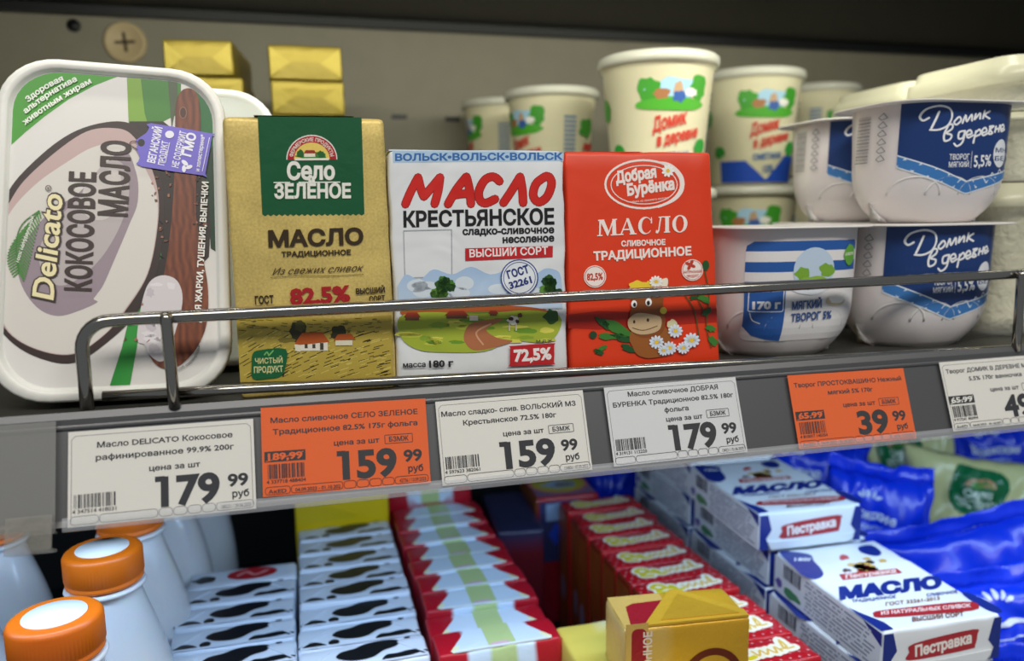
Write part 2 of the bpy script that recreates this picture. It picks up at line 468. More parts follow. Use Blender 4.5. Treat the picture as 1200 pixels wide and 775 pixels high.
# ------------------------------------------------------------------ price tags
def price_tag(x, s, rot, bg, lines, rub, kop, label, old=None, bz=True, seed=1, kx=58.9, px=30.5, foot=''):
    ink = '#37363a' if bg != 'w' else '#2f3036'; paper = '#f4f1ea' if bg == 'w' else '#fb6d2c'
    if bg == 'd': paper = '#e9eaec'; bg = 'w'
    t = empty('price_tag', label, 'price tag', railpt(x, s, .0002)[:2] + (railpt(x, s, .0002)[2] + SHELF,), group='paper price tags in the shelf rail')
    t.rotation_euler = (Matrix.Rotation(-TA, 3, 'X') @ Matrix.Rotation(-rot, 3, 'Y')).to_euler()
    v = [(0, 0, 0), (.070, 0, 0), (.070, 0, -.0371), (0, 0, -.0371)]; v = [Vector(p) for p in v]
    vb = [p + Vector((0, .0003, 0)) for p in v]
    mk('paper', v + vb, [(0, 1, 2, 3), (7, 6, 5, 4), (0, 4, 5, 1), (1, 5, 6, 2), (2, 6, 7, 3), (3, 7, 4, 0)], M_PAPER(), t, paper)
    a = Art(H=np.diag([1., -1., 1.]), step=.012, base=.04)
    if bg == 'w':
        a.strokes([[(1.2, 35), (1.2, 3.2), (2.6, 1.8), (67.4, 1.8), (68.8, 3.2), (68.8, 35)]], .16, ink, smooth=False)
    for (tx, x0, x1, y) in lines: a.text(tx, (x0, y), (x1, y), 2.25, ink, .02)
    y0 = lines[-1][3]
    a.text('цена за шт', (29.5, max(18., y0 + 4.5)), (48.8, max(18., y0 + 4.5)), 2.2, ink, .02)
    if bz:
        a.strokes([rrect(51.2, 15.1, 63.2, 18.8, .3)], .28, ink, closed=True, smooth=False); a.text('БЗМЖ', (53, 18), (61.5, 18), 2.1, ink, .02)
    if rub[0] == '1':
        a.rect(px, 20.5, px + 3.6, 22.7, ink); a.text(rub, (px + 2.1, 32.2), (kx - 3.1, 32.2), 11.6, ink, .034, res=4)
    else: a.text(rub, (px, 32.2), (kx - 3.1, 32.2), 11.6, ink, .034, res=4)
    a.text(kop, (kx, 27), (kx + 8, 27), 5., ink, .028, res=4); a.text('руб', (kx + 1.6, 31.6), (kx + 8.2, 31.6), 2.9, ink, .02)
    if old:
        a.poly([(1, 18.6), (17.6, 18.6), (17.6, 23), (1, 23)], ink); a.text(old, (2.4, 22.2), (16.4, 22.2), 2.9, paper, .03)
        a.stroke([(1.6, 22.6), (8, 21.4), (16.8, 19.4)], .3, paper)
    yb, hb = (30, 6.) if old else (30.2, 5.4)
    a.barcode((2.2, yb), (17.5, yb), hb, ink, seed)
    r = random.Random(seed); a.text('%d %06d %06d' % (4, r.randrange(100000, 999999), r.randrange(100000, 999999)), (1.6, yb + 1.9), (17.4, yb + 1.9), 1.5, ink, .01)
    cells = [(1, 11.), (11.4, 32.5), (33, 38), (38.4, 43.4), (43.8, 48.8), (49.2, 54.2), (54.6, 69)]
    a.strokes([rrect(c0, 33.2 if bg == 'w' else 33.3, c1, 36.4, 1.1, 2) for c0, c1 in cells], .2, ink, closed=True, smooth=False)
    if foot: 
        a.text(foot, (56.5, 35.8), (68, 35.8), 1.6, ink, .0)
    if old: a.text('АкED', (2.2, 35.9), (9.5, 35.9), 1.6, ink, .01); a.text('04.09.2023 - 01.10.202', (13, 35.9), (31.5, 35.9), 1.5, ink, .01)
    a.build('tag_print', t, lambda u, v, l: (u * .001, -l * .001, v * .001), mat('tag_ink', .7))
    return t
price_tag(-.0924, .0016, -.0027, 'w', [('Масло DELICATO Кокосовое', 10.4, 61.6, 7), ('рафинированное 99.9% 200г', 9.9, 62, 12)], '179', '99',
          'white price tag 179.99 under the coconut oil tub', bz=False, seed=4, kx=59.2, px=31.6, foot='180231 / 29.06.2023')
price_tag(-.0192, -.0025, -.0152, 'o', [('Масло сливочное СЕЛО ЗЕЛЕНОЕ', 3.8, 66.2, 6.7), ('Традиционное 82.5% 175г фольга', 4.6, 65.8, 11.6)], '159', '99',
          'orange price tag 159.99 under the gold and green butter pack', old='189,99', seed=8, foot='42736 / 13.09.2023')
price_tag(.0551, .0005, .0046, 'w', [('Масло сладко- слив. ВОЛЬСКИЙ МЗ', 2.2, 65.7, 6.9), ('Крестьянское 72.5% 180г', 11.7, 55.6, 11.5)], '159', '99',
          'white price tag 159.99 under the white butter pack', seed=12, kx=56.2, px=27.2, foot='134806 / 07.09.2023')
price_tag(.1358, -.0002, .0067, 'd', [('Масло сливочное ДОБРАЯ', 11.6, 59.5, 5.2), ('БУРЕНКА Традиционное 82.5% 180г', 3.4, 67.1, 9.8), ('фольга', 29.3, 42.1, 14.2)], '179', '99',
          'pale price tag 179.99 under the red butter pack', seed=15, kx=58., px=29.8, foot='134221 / 01.06.2023')
price_tag(.2351, .0006, -.0087, 'o', [('Творог ПРОСТОКВАШИНО Нежный', 2.8, 67.5, 6.4), ('мягкий 5% 170г', 21.8, 48.8, 11.1)], '39', '99',
          'orange price tag 39.99 under the striped blue and white tub', old='65.99', seed=19, kx=57.8, px=36.2, foot='42736 / 07.09.2023')
price_tag(.3285, -.0003, .004, 'w', [('Творог ДОМИК В ДЕРЕВНЕ Мягкий', 3, 67, 6.4), ('5.5% 170г ванночка', 17, 52.8, 11.1)], '49', '99',
          'white price tag 49.99 under the navy labelled curd tub', old='65.99', seed=23, kx=57.8, px=36.2, foot='42736 / 07.09.2023')

# ------------------------------------------------------------------ butter packs standing on the shelf
def wrinkle(amp, sc, seed, edge=None):
    def f(p):
        q = p * sc + Vector((seed * 3.1, seed * 1.7, seed))
        return p + Vector((noise.noise(q), 0.35 * noise.noise(q + Vector((9, 2, 4))), noise.noise(q + Vector((4, 7, 1))))) * amp
    return f
def sheet(quad, mm): return hom(quad, mm)

# gold and green pack
b1 = empty('butter_pack', 'gold paper butter pack with a green panel beside the coconut tub', 'butter', (.0062, .3545, SHELF), (math.radians(-2), math.radians(-.5), 0))
def keep_front(f):
    def g(p):
        q = f(p)
        if p.y < .0006: q.y = p.y
        return q
    return g
rbox('wrapper', .0680, .030, .1215, .0022, M_KRAFT(), b1, '#dcc272', (10, 4, 14), keep_front(wrinkle(.0007, 90, 1)))
H1 = sheet([(265, 135), (453, 137), (460, 446), (281, 449)], [(-33.1, 121.8), (34., 122.2), (32.3, 3.9), (-34.1, 7.2)])
a = Art(H1)
wav = [(429 - 120 * i / 36, 251 + (2.2 if i % 2 else 0)) for i in range(37)]
a.poly([(305, 136), (427, 138)] + wav, '#0e5a35')
a.loops([circ(368, 187, 30, 29, 24, 180, 360)], '#f2efe4').loops([circ(368, 187, 28.8, 27.6, 24, 180, 360)], '#b3202b')
a.text('ФЕРМЕРСКИЕ ПРОДУКТЫ', (0, 0), (1, 0), 1, '#f6e6d8', .02, warp=lambda tx, ty: (368 - (22.3 + 4.3 * ty) * math.cos(math.pi * (.05 + .9 * tx)), 187 - (21.5 + 4.3 * ty) * math.sin(math.pi * (.05 + .9 * tx))))
a.loops([circ(368, 187, 21, 20, 20, 180, 360)], '#f3d36b').blob(368, 183, 18, 5, '#3f8a3a', 3).poly([(357, 182), (361, 176), (371, 176), (374, 182)], '#a33324').rect(359, 180, 372, 184, '#f4ead2')
a.blob(355, 180, 4, 5, '#27662c', 4).blob(379, 181, 4, 4, '#27662c', 5).rect(348, 185.5, 388, 188, '#f7f2e2')
a.text('Село', (338.5, 210), (395, 210), 20, '#f7f5ea', .035).text('ЗЕЛЁНОЕ', (323.5, 232), (413.5, 232), 16.5, '#f7f5ea', .035)
a.lines([((323, 213.8), (342, 213.8)), ((352, 213.8), (401, 213.8))], 1.4, '#f7f5ea')
a.text('МАСЛО', (316, 289), (427.5, 286.4), 18.5, '#3a2a17', .035).text('ТРАДИЦИОННОЕ', (331, 301), (412.5, 299), 6, '#3a2a17', .03)
a.text('Из свежих сливок', (320, 322), (425, 318.2), 8, '#4b3920', .0, shear=.5).stroke([(318, 325), (350, 323.6), (390, 323.8), (427, 322)], .6, '#4b3920')
a.text('ГОСТ', (299.5, 355.8), (321.5, 354.8), 9, '#33261a', .03).text('32261-2013', (300, 361), (322, 360), 3.5, '#33261a', .01)
a.text('82,5%', (340.6, 356.8), (411.5, 353.2), 18.5, '#b01f26', .04)
a.text('ВЫСШИЙ', (418, 345.5), (452, 343.6), 6.6, '#33261a', .03).text('СОРТ', (433.5, 354.6), (452, 353.4), 6.6, '#33261a', .03)
a.poly([(277.5, 374), (340, 371), (400, 374), (459, 370), (460, 445), (281.2, 447)], '#c0a848')
r = random.Random(5); seg = []; seg2 = []
for i in range(240):
    x, y = r.uniform(280, 452), r.uniform(390, 443); k = (x - 390) / 130; L_ = r.uniform(5, 12)
    seg.append(((x, y), (min(x + L_, 458), y + L_ * (-.35 + k * .25))))
for i in range(70):
    x, y = r.uniform(279, 448), r.uniform(374, 390); seg2.append(((x, y), (x + r.uniform(3, 9), y + r.uniform(-1, 1))))
a.lines(seg[:150], .9, '#3b3418').lines(seg[150:], 1.3, '#d9c463').lines(seg2, .7, '#5a5528')
a.blob(349, 388, 10, 13, '#3c3a1e', 7).blob(352, 382, 6, 7, '#575527', 8).blob(397, 390, 9, 9, '#3c3a1e', 9).blob(286 + 50, 398, 9, 3, '#8a7a34', 2)
a.poly([(345, 403), (350, 396), (352, 396), (352, 412), (346, 411)], '#efe7cf').rect(352, 400, 384, 411, '#f2eadb').poly([(345, 403), (354, 390), (378, 389.5), (386, 401), (352, 404)], '#bf5a22')
a.rect(357, 403, 360.5, 408, '#4a4434').rect(366, 403, 369.5, 408, '#4a4434').rect(375, 402, 379, 410, '#4a4434').poly([(391, 399), (396, 392), (411, 391), (417, 398)], '#bf5a22').rect(393, 399, 413, 405, '#e9e1c5')
a.poly(catmull([(296, 414), (305, 409.5), (334.6, 408.5), (334.5, 428), (329, 440), (314, 443), (296, 443), (294.8, 428)], 3, True), '#12663a')
a.text('ЧИСТЫЙ', (299, 425.5), (331, 424.5), 6.4, '#e3dd9d', .015).text('ПРОДУКТ', (297.5, 436), (331.5, 435), 7, '#e3dd9d', .025)
a.strokes([[(310, 415), (313, 412), (315, 416)], [(315, 416), (320, 410.5)]], 1.6, '#7bbf6a')
a.build('front_print', b1, front, mat('gold_pack_ink', .42, metal=.12, bump=.4, bscale=55, speck=.06))
prism('top_fold', [(-33, 6), (-20, 3), (20, 3), (33, 6), (33, 24), (-33, 24)], topmap(.1213), .1, .6, M_KRAFT(), b1, '#c4ac58')
a = Art(); a.rect(-21, .5, 21, 29, '#0e5a35'); a.build('top_print', b1, topmap(.1222), M_FOILP())

# white pack
b2 = empty('butter_pack', 'white butter pack with red script lettering, between the gold pack and the red pack', 'butter', (.0822, .3545, SHELF), (math.radians(-2.5), 0, 0))
rbox('wrapper', .0835, .030, .1078, .0026, M_FOILW(), b2, '#e6e8ea', (12, 4, 14), keep_front(wrinkle(.0009, 70, 3)))
H2 = sheet([(456, 177), (665, 178), (662, 432), (466, 437)], [(-41.2, 107.5), (42.6, 107.8), (39.8, 4.1), (-41.4, 7.2)])
a = Art(H2)
a.poly([(460, 176.5), (662, 178.5), (661.5, 188.5), (461, 190.5)], '#b7d3ea')
a.text('ВОЛЬСК•ВОЛЬСК•ВОЛЬСК', (463, 188.2), (661, 187), 8.2, '#3d6fb4', .035)
def z4(*q): return [(440 + x / 2.671, 160 + y / 2.671) for x, y in q]
BR = [z4((94, 212), (112, 170), (134, 128)), z4((134, 128), (143, 165), (152, 188)), z4((152, 188), (178, 158), (203, 128)), z4((203, 128), (197, 170), (186, 211)),
      z4((228, 212), (255, 165), (286, 126)), z4((286, 126), (296, 168), (300, 211)), z4((246, 184), (270, 180), (294, 179)),
      z4((390, 140), (372, 126), (346, 134), (326, 168), (328, 198), (346, 209), (376, 196)),
      z4((402, 208), (424, 176), (455, 126)), z4((455, 126), (462, 168), (464, 208)), z4((536, 124), (505, 148), (496, 186), (514, 206), (540, 188), (554, 150), (548, 128), (536, 124))]
a.strokes(BR, 10.4, '#a81c1a', n=4).strokes(BR, 8.6, '#d0241c', n=4)
a.text('КРЕСТЬЯНСКОЕ', (473, 266), (650.6, 262.6), 18, '#1b1a1d', .03)
a.text('сладко-сливочное', (542.4, 275.4), (650.4, 273.2), 8.4, '#1b1a1d', .03).text('несоленое', (589.6, 285), (650.4, 283), 8.4, '#1b1a1d', .03)
a.poly([(545.4, 291.4), (648.6, 288.6), (648.2, 301.8), (545.4, 306.2)], '#c4262b').text('ВЫСШИЙ СОРТ', (550.5, 301.8), (643, 298.2), 9, '#f8efee', .02)
a.strokes([[(473, 270.5), (529.5, 269.2), (529.8, 324.2), (474.5, 326)]], .7, '#9aa0a6', closed=True, smooth=False)
# sky, trees, village
def skyc(x, y): return tuple(np.array(lin('#a9c6e8')) * (1 - (y - 312) / 120) + np.array(lin('#e6eef4')) * (y - 312) / 120)
a.poly(catmull([(466.5, 335), (476, 322), (492, 328), (508, 316), (530, 322), (552, 313), (575, 322), (600, 316), (625, 322), (640, 315), (654, 318), (658, 326)], 4) + [(659.5, 340), (659.5, 362), (467, 364)], skyc)
r = random.Random(8)
for i in range(9): a.ell(r.uniform(486, 640), r.uniform(330, 350), r.uniform(9, 17), r.uniform(4, 8), '#d9e4ee', same=i > 0)
a.blob(562, 366, 88, 9, '#b55a2c', 4, .1).blob(562, 374, 88, 8, '#6f8f2f', 6, .12)
a.poly(catmull([(468, 372), (500, 366), (560, 368), (620, 364), (656, 371), (653, 392), (636, 402), (600, 400), (568, 412), (520, 413), (490, 410), (470, 396)], 4, True), '#a9b83a')
for i in range(26): a.blob(r.uniform(475, 650), r.uniform(372, 404), r.uniform(6, 16), r.uniform(1.5, 3.5), r.choice(['#6f9a2c', '#c9cf4a', '#8aa832', '#dfd95c']), i, same=i > 0)
a.poly(catmull([(556, 378), (590, 374), (570, 386), (582, 396), (600, 401), (560, 411), (545, 402), (545, 388)], 5, True), '#b5714a').stroke([(575, 380), (558, 390), (566, 404)], 2, '#d9a27c')
for cx, cy, s_ in ((517, 338, 12), (641, 338, 12)):
    for i in range(16): a.blob(cx + r.gauss(0, s_ * .55), cy + r.gauss(0, s_ * .5), s_ * .45, s_ * .42, r.choice(['#2f5a25', '#477a2e', '#1f4520', '#5f8f38']), i, same=i > 0)
a.blob(646, 372, 9, 8, '#2f5a25', 3)
for x, y, w, h in ((473, 372, 20, 9), (521, 370, 28, 9), (572, 368, 12, 6)): a.poly([(x, y), (x + w * .2, y - h * .6), (x + w * .8, y - h * .6), (x + w, y)], '#9a3a24').rect(x + 2, y, x + w - 2, y + h * .4, '#7a4a30')
a.rect(550, 370, 560, 376, '#efe3d3')
a.blob(601, 376, 7, 5, '#efe9e0', 3, .2).blob(599, 374, 3, 2.4, '#4a2c22', 4).blob(606, 377, 2.2, 2, '#4a2c22', 5).rect(596, 379, 597.3, 388, '#e3dad0').rect(604, 379, 605.3, 388, '#e3dad0').blob(609, 370, 2.6, 2.6, '#6a3c2c', 6)
a.ell(608.5, 326, 22, 21.6, '#e9eef3').ring(608.5, 326, 21.4, 21, 1.3, '#2b3d8c').ring(608.5, 326, 18.6, 18.2, .8, '#2b3d8c')
a.text('ГОСТ', (595.5, 327), (620.5, 319.5), 9, '#27357f', .035).text('32261', (597.5, 339), (623.5, 331.5), 8, '#27357f', .035)
a.text('масса', (472, 430.5), (498.5, 429.6), 6, '#1f1f22', .025).text('180 г', (502.5, 430.5), (531, 429.4), 8, '#1f1f22', .035)
a.poly(catmull([(600, 405.5), (646, 402.5), (648.8, 405), (648.5, 425), (646, 427), (599, 429), (597, 427), (597.5, 408)], 2, True), '#c4262b').text('72,5%', (602, 423.5), (646, 420.5), 13.5, '#f9f0ee', .04)
a.text('М.Д.Ж.', (628, 402), (648, 401), 3.4, '#333', .01)
a.build('front_print', b2, front, M_FOILW())
prism('top_flap', [(-41, 2), (-10, 4), (14, 1.2), (40, 3), (40, 20), (-41, 20)], topmap(.1078), .1, .8, M_FOILW(), b2, '#cfdcea')

# red pack
b3 = empty('butter_pack', 'red-orange butter pack with a cow and daisies, beside the white pack', 'butter', (.1660, .3535, SHELF), (math.radians(-7), 0, 0))
rbox('wrapper', .0815, .030, .1095, .0020, M_FOILP(), b3, '#e03c14', (12, 4, 14), keep_front(wrinkle(.0006, 60, 6)), taper=.035)
H3 = sheet([(666, 178), (836, 178), (840, 410), (664, 420)], [(-37.4, 109.3), (41.8, 110.), (39., 8.7), (-42.6, 8.8)])
a = Art(H3)
W_ = '#f6e9e2'
a.poly([(665, 368), (700, 364), (760, 366), (838, 362), (839, 378), (700, 386), (665, 384)], '#b0200d')
a.ring(752.5, 216, 44, 28, 2.4, W_).ring(753.5, 216.5, 38.5, 22.5, 1., W_)
a.stroke([(770, 190), (784, 194), (796, 207), (797, 222), (788, 234), (770, 243)], 4.2, W_, taper=lambda t: .3 + math.sin(math.pi * t))
a.text('Добрая', (721, 214.5), (768, 207.5), 13, W_, .045, shear=.05).text('Бурёнка', (734, 229), (789, 221.5), 13, W_, .045, shear=.05)
a.text('только из свежего молока', (736, 238), (782, 233), 2.6, W_, .0)
for i in range(9): a.ell(781 + 4.6 * math.cos(i * .7), 200.5 + 4.6 * math.sin(i * .7), 3, 1.7, '#fbfaf4', rot=math.degrees(i * .7), n=10, same=i > 0)
a.ell(781, 200.5, 2.2, 2.2, '#f2c12e')
def serif_word(A, x0, x1, y0, y1, h, col, k=1.):
    """the word in a high-contrast roman: thick stems, thin joins, bracketed feet"""
    def P(u, v): return (x0 + (x1 - x0) * u / 100, y0 + (y1 - y0) * u / 100 - h * v)
    L = []
    def poly(*q): 
        p = [P(*w) for w in q]; L.append(p if area2(p) > 0 else p[::-1])
    def foot(u, v, w): poly((u - w, v), (u + w, v), (u + w, v + (.07 if v < .5 else -.07)), (u - w, v + (.07 if v < .5 else -.07)))
    # M
    poly((2.2, 0), (4, 0), (4.6, 1), (2.6, 1)); poly((2.8, 1), (7.6, 1), (13.4, .22), (11.2, 0)); poly((11.2, 0), (12.2, 0), (19.4, 1), (17.4, 1)); poly((16.8, 0), (21.4, 0), (20.6, 1), (17.0, 1))
    foot(3.1, 0, 2.9); foot(19.1, 0, 3.9); foot(4.6, 1, 3.4); foot(19.4, 1, 2.6)
    # A
    poly((25.4, 0), (27, 0), (34.2, 1), (33, 1)); poly((32.2, 1), (35, 1), (42.2, 0), (37.4, 0)); poly((28, .28), (38, .28), (38, .36), (28.4, .36)); foot(26.2, 0, 2.9); foot(39.8, 0, 3.8)
    # C
    o = circ(0, 0, 1, 1, 26, 38, 322); q = [(53.2 + 7.8 * x, .5 + .53 * y) for x, y in o] + [(54.6 + 5.3 * x, .5 + .46 * y) for x, y in o[::-1]]; poly(*q)
    poly((59.2, .62), (60.8, .62), (60.5, 1.0), (59.6, .98)); 
    # Л
    poly((67.0, 0), (68.6, .12), (71.2, 1), (69.6, 1)); poly((64.6, .02), (67.2, -.02), (68.6, .14), (65.4, .2)); poly((75.2, 0), (79.4, 0), (79.4, 1), (75.2, 1)); poly((69.6, .93), (78, .93), (78, 1), (69.6, 1)); foot(77.3, 0, 3.4); foot(77.6, 1, 3.2); foot(70.6, 1, 2.6)
    # O
    oo = circ(0, 0, 1, 1, 30); A_ = [(91.4 + 8.4 * x, .5 + .53 * y) for x, y in oo]; B_ = [(91.4 + 4.4 * x, .5 + .47 * y) for x, y in oo]
    pa = [P(*w) for w in A_]; pb = [P(*w) for w in B_]; L.append(pa if area2(pa) > 0 else pa[::-1]); L.append(pb if area2(pb) < 0 else pb[::-1])
    A.loops(L, col)
serif_word(a, 698.5, 804, 276.6, 271.4, 19.2, W_)
a.text('СЛИВОЧНОЕ', (726.8, 288.4), (778.3, 286.6), 6.4, W_, .035).text('ТРАДИЦИОННОЕ', (694.6, 304.6), (808.8, 298.6), 9.8, W_, .035)
a.ell(696, 323.6, 13, 13, W_).ring(696, 323.6, 11.6, 11.6, .7, '#c23a25').text('82,5%', (686.6, 328), (705.4, 327), 8, '#c23a25', .035)
a.ell(809.5, 316.5, 12.6, 12.6, W_).ring(809.5, 316.5, 11.3, 11.3, .6, '#c23a25')
for i in range(4): a.ell(807 + 3.4 * math.cos(i * 1.6 + .4), 310.5 + 3.4 * math.sin(i * 1.6 + .4), 3.2, 2, '#c23a25', rot=math.degrees(i * 1.6 + .4), n=10, same=i > 0)
a.text('НАТУРАЛЬНЫЙ', (799.5, 320.5), (820, 319.5), 3, '#c23a25', .02).text('ПРОДУКТ', (803, 325.5), (817, 324.5), 3, '#c23a25', .02)
# stems and leaves
G1, G2 = '#1f5226', '#3c7a2c'
a.strokes([[(832, 408), (826, 380), (829, 345), (824, 318)], [(818, 400), (812, 365), (800, 345)], [(826, 370), (818, 355), (816, 345)]], 1.2, G1)
for i, (x, y, w, h, q) in enumerate(((722, 385, 20, 6, 28), (705, 378, 10, 4, 40), (712, 394, 12, 4, 5), (728, 396, 14, 4, 15), (704, 408, 8, 3, -30), (735, 408, 9, 3.5, 20), (822, 350, 8, 4, 30), (826, 366, 7, 4, -35), (831, 385, 6, 4, 20), (812, 348, 6, 3, -20), (834, 400, 7, 4, 60), (700, 412, 6, 3, 20))):
    a.blob(x, y, w, h, G1 if i % 2 else G2, i, .25, rot=q, same=i > 0)
a.ell(693.5, 392, 4.4, 4.4, '#1f4426').ell(825, 311, 4, 6, G1)
# calf head
a.blob(760, 398, 24, 22, '#9a5a24', 11, .1)
a.poly(catmull([(731, 341), (742, 337), (756, 340), (770, 338), (782, 334), (776, 346), (775, 362), (778, 378), (772, 392), (752, 396), (738, 388), (736, 370), (739, 352)], 4, True), '#8a4a1c')
a.poly(catmull([(731, 341), (740, 336), (746, 343), (740, 350)], 4, True), '#f3ead6').poly(catmull([(770, 330), (780, 326), (779, 338), (770, 342)], 4, True), '#f3ead6')
a.blob(748, 336, 12, 7, '#f0d23a', 5, .2).blob(762, 333, 9, 5, '#f0d23a', 7, .2)
a.ell(741, 356, 3.4, 4.4, '#fbfaf6').ell(758, 354, 3.8, 4.6, '#fbfaf6').ell(741.6, 357, 1.7, 2.6, '#20150f').ell(757.6, 355, 1.9, 2.8, '#20150f')
a.poly(catmull([(734, 375), (744, 367), (760, 368), (772, 372), (772, 384), (764, 390), (748, 392), (736, 386)], 4, True), '#c9ac84').ell(741, 377, 1.4, 2, '#4a3420').ell(757, 375, 1.6, 2, '#4a3420').stroke([(739, 384), (752, 387), (768, 382)], .8, '#5a4028')
a.ell(775, 364, 4, 4, '#e8cf4a').blob(786, 380, 6, 6, '#d8cfa6', 4)
for k, (x, y, R0) in enumerate(((767, 401, 9), (789, 388, 9), (808, 399, 10), (782, 408, 9), (766, 330, 8), (798, 408, 8), (775, 411, 7))):
    pc = '#dfe9f6' if k != 4 else '#fbfaf2'
    for i in range(11): a.ell(x + R0 * .58 * math.cos(i * .571), y + R0 * .5 * math.sin(i * .571), R0 * .42, R0 * .2, pc, rot=math.degrees(i * .571), n=8, same=i > 0)
    a.ell(x, y, R0 * .28, R0 * .25, '#efc62f', n=12)
a.build('front_print', b3, front, M_FOILP())
prism('top_fold', [(-38, 3), (0, 1), (6, 4), (38, 2), (38, 24), (-38, 24)], topmap(.1093), .1, .5, M_FOILP(), b3, '#d63c16')

# ------------------------------------------------------------------ coconut oil tub (lid facing out)
TT = math.radians(15)
ct = empty('coconut_oil_tub', 'large white tub with a coconut half on its lid, standing on its side', 'tub', (-.0775, .3545, SHELF), (-TT, 0, 0))
lidq = [(-43.2, 155.6), (48.2, 150.4), (45.9, 2.6), (-50.4, 4.7)]
HL = hom([(0, 0), (100, 0), (100, 160), (0, 160)], lidq)
def lp(u, v):
    q = HL @ np.array((u, v, 1.)); return q[0] / q[2], q[1] / q[2]
def ringpts(ins, r): return [lp(*p) for p in rrect(ins, ins, 100 - ins, 160 - ins, r, 8)]
def loft(name, rings, material, parent, cols, cap0=False, cap1=True):
    n = len(rings[0]); v = [p for rg in rings for p in rg]; f = []
    for k in range(len(rings) - 1):
        for i in range(n): j = (i + 1) % n; f.append((k*n+i, k*n+j, (k+1)*n+j, (k+1)*n+i))
    if cap0: f.append(list(range(n))[::-1])
    if cap1: f.append([(len(rings)-1)*n + i for i in range(n)])
    return mk(name, v, f, material, parent, cols, smooth=True)
MW = mat('white_tub_plastic', .35, color='#e9e8e2', sss=.1)
def R3(ins, r, y): return [(x * .001, y * .001, z * .001) for x, z in ringpts(ins, r)]
loft('lid', [R3(1.2, 24, 8), R3(0, 25, 7.4), R3(0, 25, 1.2), R3(.8, 24.4, 0), R3(4.2, 22, -.2), R3(5, 21.4, .6), R3(5.6, 21, 2.2), R3(6.4, 20.4, 2.4)], MW, ct, None)
loft('container', [R3(2.5, 23, 8), R3(3, 23, 12), R3(4.2, 22, 13), R3(5, 21, 26), R3(9, 19, 46), R3(12, 17, 48)], MW, ct, None, cap0=False)
HC = hom([(-3, 62), (262, 84), (272, 462), (-22, 476)], lidq)
a = Art(HC, step=.03)
inn = [(x, z) for x, z in [(0, 0)]]
# printed film fills the recessed panel
HCi = np.linalg.inv(HC)
def tosheet(p):
    q = HCi @ np.array((p[0], p[1], 1.)); return (q[0] / q[2], q[1] / q[2])
panel = [tosheet(p) for p in ringpts(6.2, 20.5)]
def clip_poly(sub, clip):
    """Sutherland-Hodgman against the convex panel outline"""
    if area2(clip) < 0: clip = clip[::-1]
    out = [tuple(p) for p in sub]
    for i in range(len(clip)):
        A, B = clip[i], clip[(i + 1) % len(clip)]; inp, out = out, []
        side = lambda p: (B[0]-A[0]) * (p[1]-A[1]) - (B[1]-A[1]) * (p[0]-A[0])
        for j in range(len(inp)):
            P, Q = inp[j], inp[(j + 1) % len(inp)]; sp, sq = side(P), side(Q)
            if sp >= 0: out.append(P)
            if (sp >= 0) != (sq >= 0):
                t = sp / (sp - sq); out.append((P[0] + (Q[0]-P[0]) * t, P[1] + (Q[1]-P[1]) * t))
        if not out: return []
    return out
def cp(pts, col):
    q = clip_poly([tuple(p) for p in pts], panel)
    if len(q) > 2: a.poly(q, col)
a.poly(panel, '#e4e0dc')
cp([(0, 60), (170, 60), (148, 83), (128, 90), (108, 98), (78, 114), (50, 134), (28, 152), (8, 170), (-10, 190)], '#3d9a1e')
cp([(146, 60), (212, 60), (210, 130), (150, 160)], '#3f7f2e'); cp([(146, 60), (160, 60), (168, 130), (178, 165), (150, 165)], '#7fa838')
cp([(193, 60), (206, 60), (207, 110), (200, 150)], '#4c5a3e')
cp([(232, 60), (270, 80), (270, 330), (250, 260), (235, 180), (226, 120)], '#1f6a34'); cp([(240, 180), (262, 150), (270, 240), (262, 300), (246, 290)], '#12381f')
cp([(150, 140), (190, 140), (215, 160), (240, 200), (246, 260), (244, 300), (215, 330), (180, 350), (150, 300), (150, 200)], '#2c211d')
cp([(188, 300), (172, 330), (148, 450), (128, 460), (168, 300), (186, 270)], '#2f8f3a')
cp([(190, 276), (183, 310), (160, 400), (150, 455), (126, 455), (150, 380), (170, 320)], '#2c9638')
def cloc(x, y):
    d = math.hypot((x - 100) / 105, (y - 285) / 140); c0 = np.array(lin('#cfc8c2')); c1 = np.array(lin('#dbd6cf')); return tuple(c0 * (1 - min(d, 1)) + c1 * min(d, 1))
shell = catmull([(135, 140), (160, 148), (178, 175), (190, 220), (190, 270), (182, 320), (160, 365), (125, 400), (85, 425), (45, 420), (10, 400), (-8, 370), (-14, 300), (-8, 250), (0, 235), (20, 205), (60, 168), (95, 148)], 6, True)
cp(shell, '#33231f')
flesh = catmull([(130, 148), (152, 155), (172, 185), (184, 225), (183, 268), (172, 320), (148, 360), (121, 392), (84, 415), (42, 410), (7, 389), (-8, 354), (-10, 300), (-4, 255), (6, 240), (26, 210), (66, 174), (100, 152)], 6, True)
cp(flesh, '#c5aaa6')
fl2 = catmull([(128, 166), (151, 168), (170, 198), (182.5, 230), (182, 268), (171, 320), (147, 359), (121, 391), (84, 414), (42, 409), (8, 388), (-6, 350), (-8, 296), (8, 250), (40, 214), (80, 186), (104, 172)], 6, True)
cp(fl2, '#dcd6cf')
a.poly(catmull([(140, 175), (158, 200), (160, 235), (150, 262), (134, 300), (120, 332), (112, 344), (108, 350), (112, 354), (90, 364), (66, 370), (44, 362), (26, 340), (18, 312), (26, 284), (58, 245), (90, 225)], 5, True), '#9b8b94')
a.poly(catmull([(120, 190), (142, 190), (150, 225), (140, 262), (118, 300), (90, 326), (66, 334), (48, 318), (44, 290), (66, 255), (95, 225)], 5, True), '#bdb2b2')
a.poly(catmull([(118, 200), (138, 200), (140, 232), (122, 256), (98, 250), (96, 220)], 5, True), '#d2cac5')
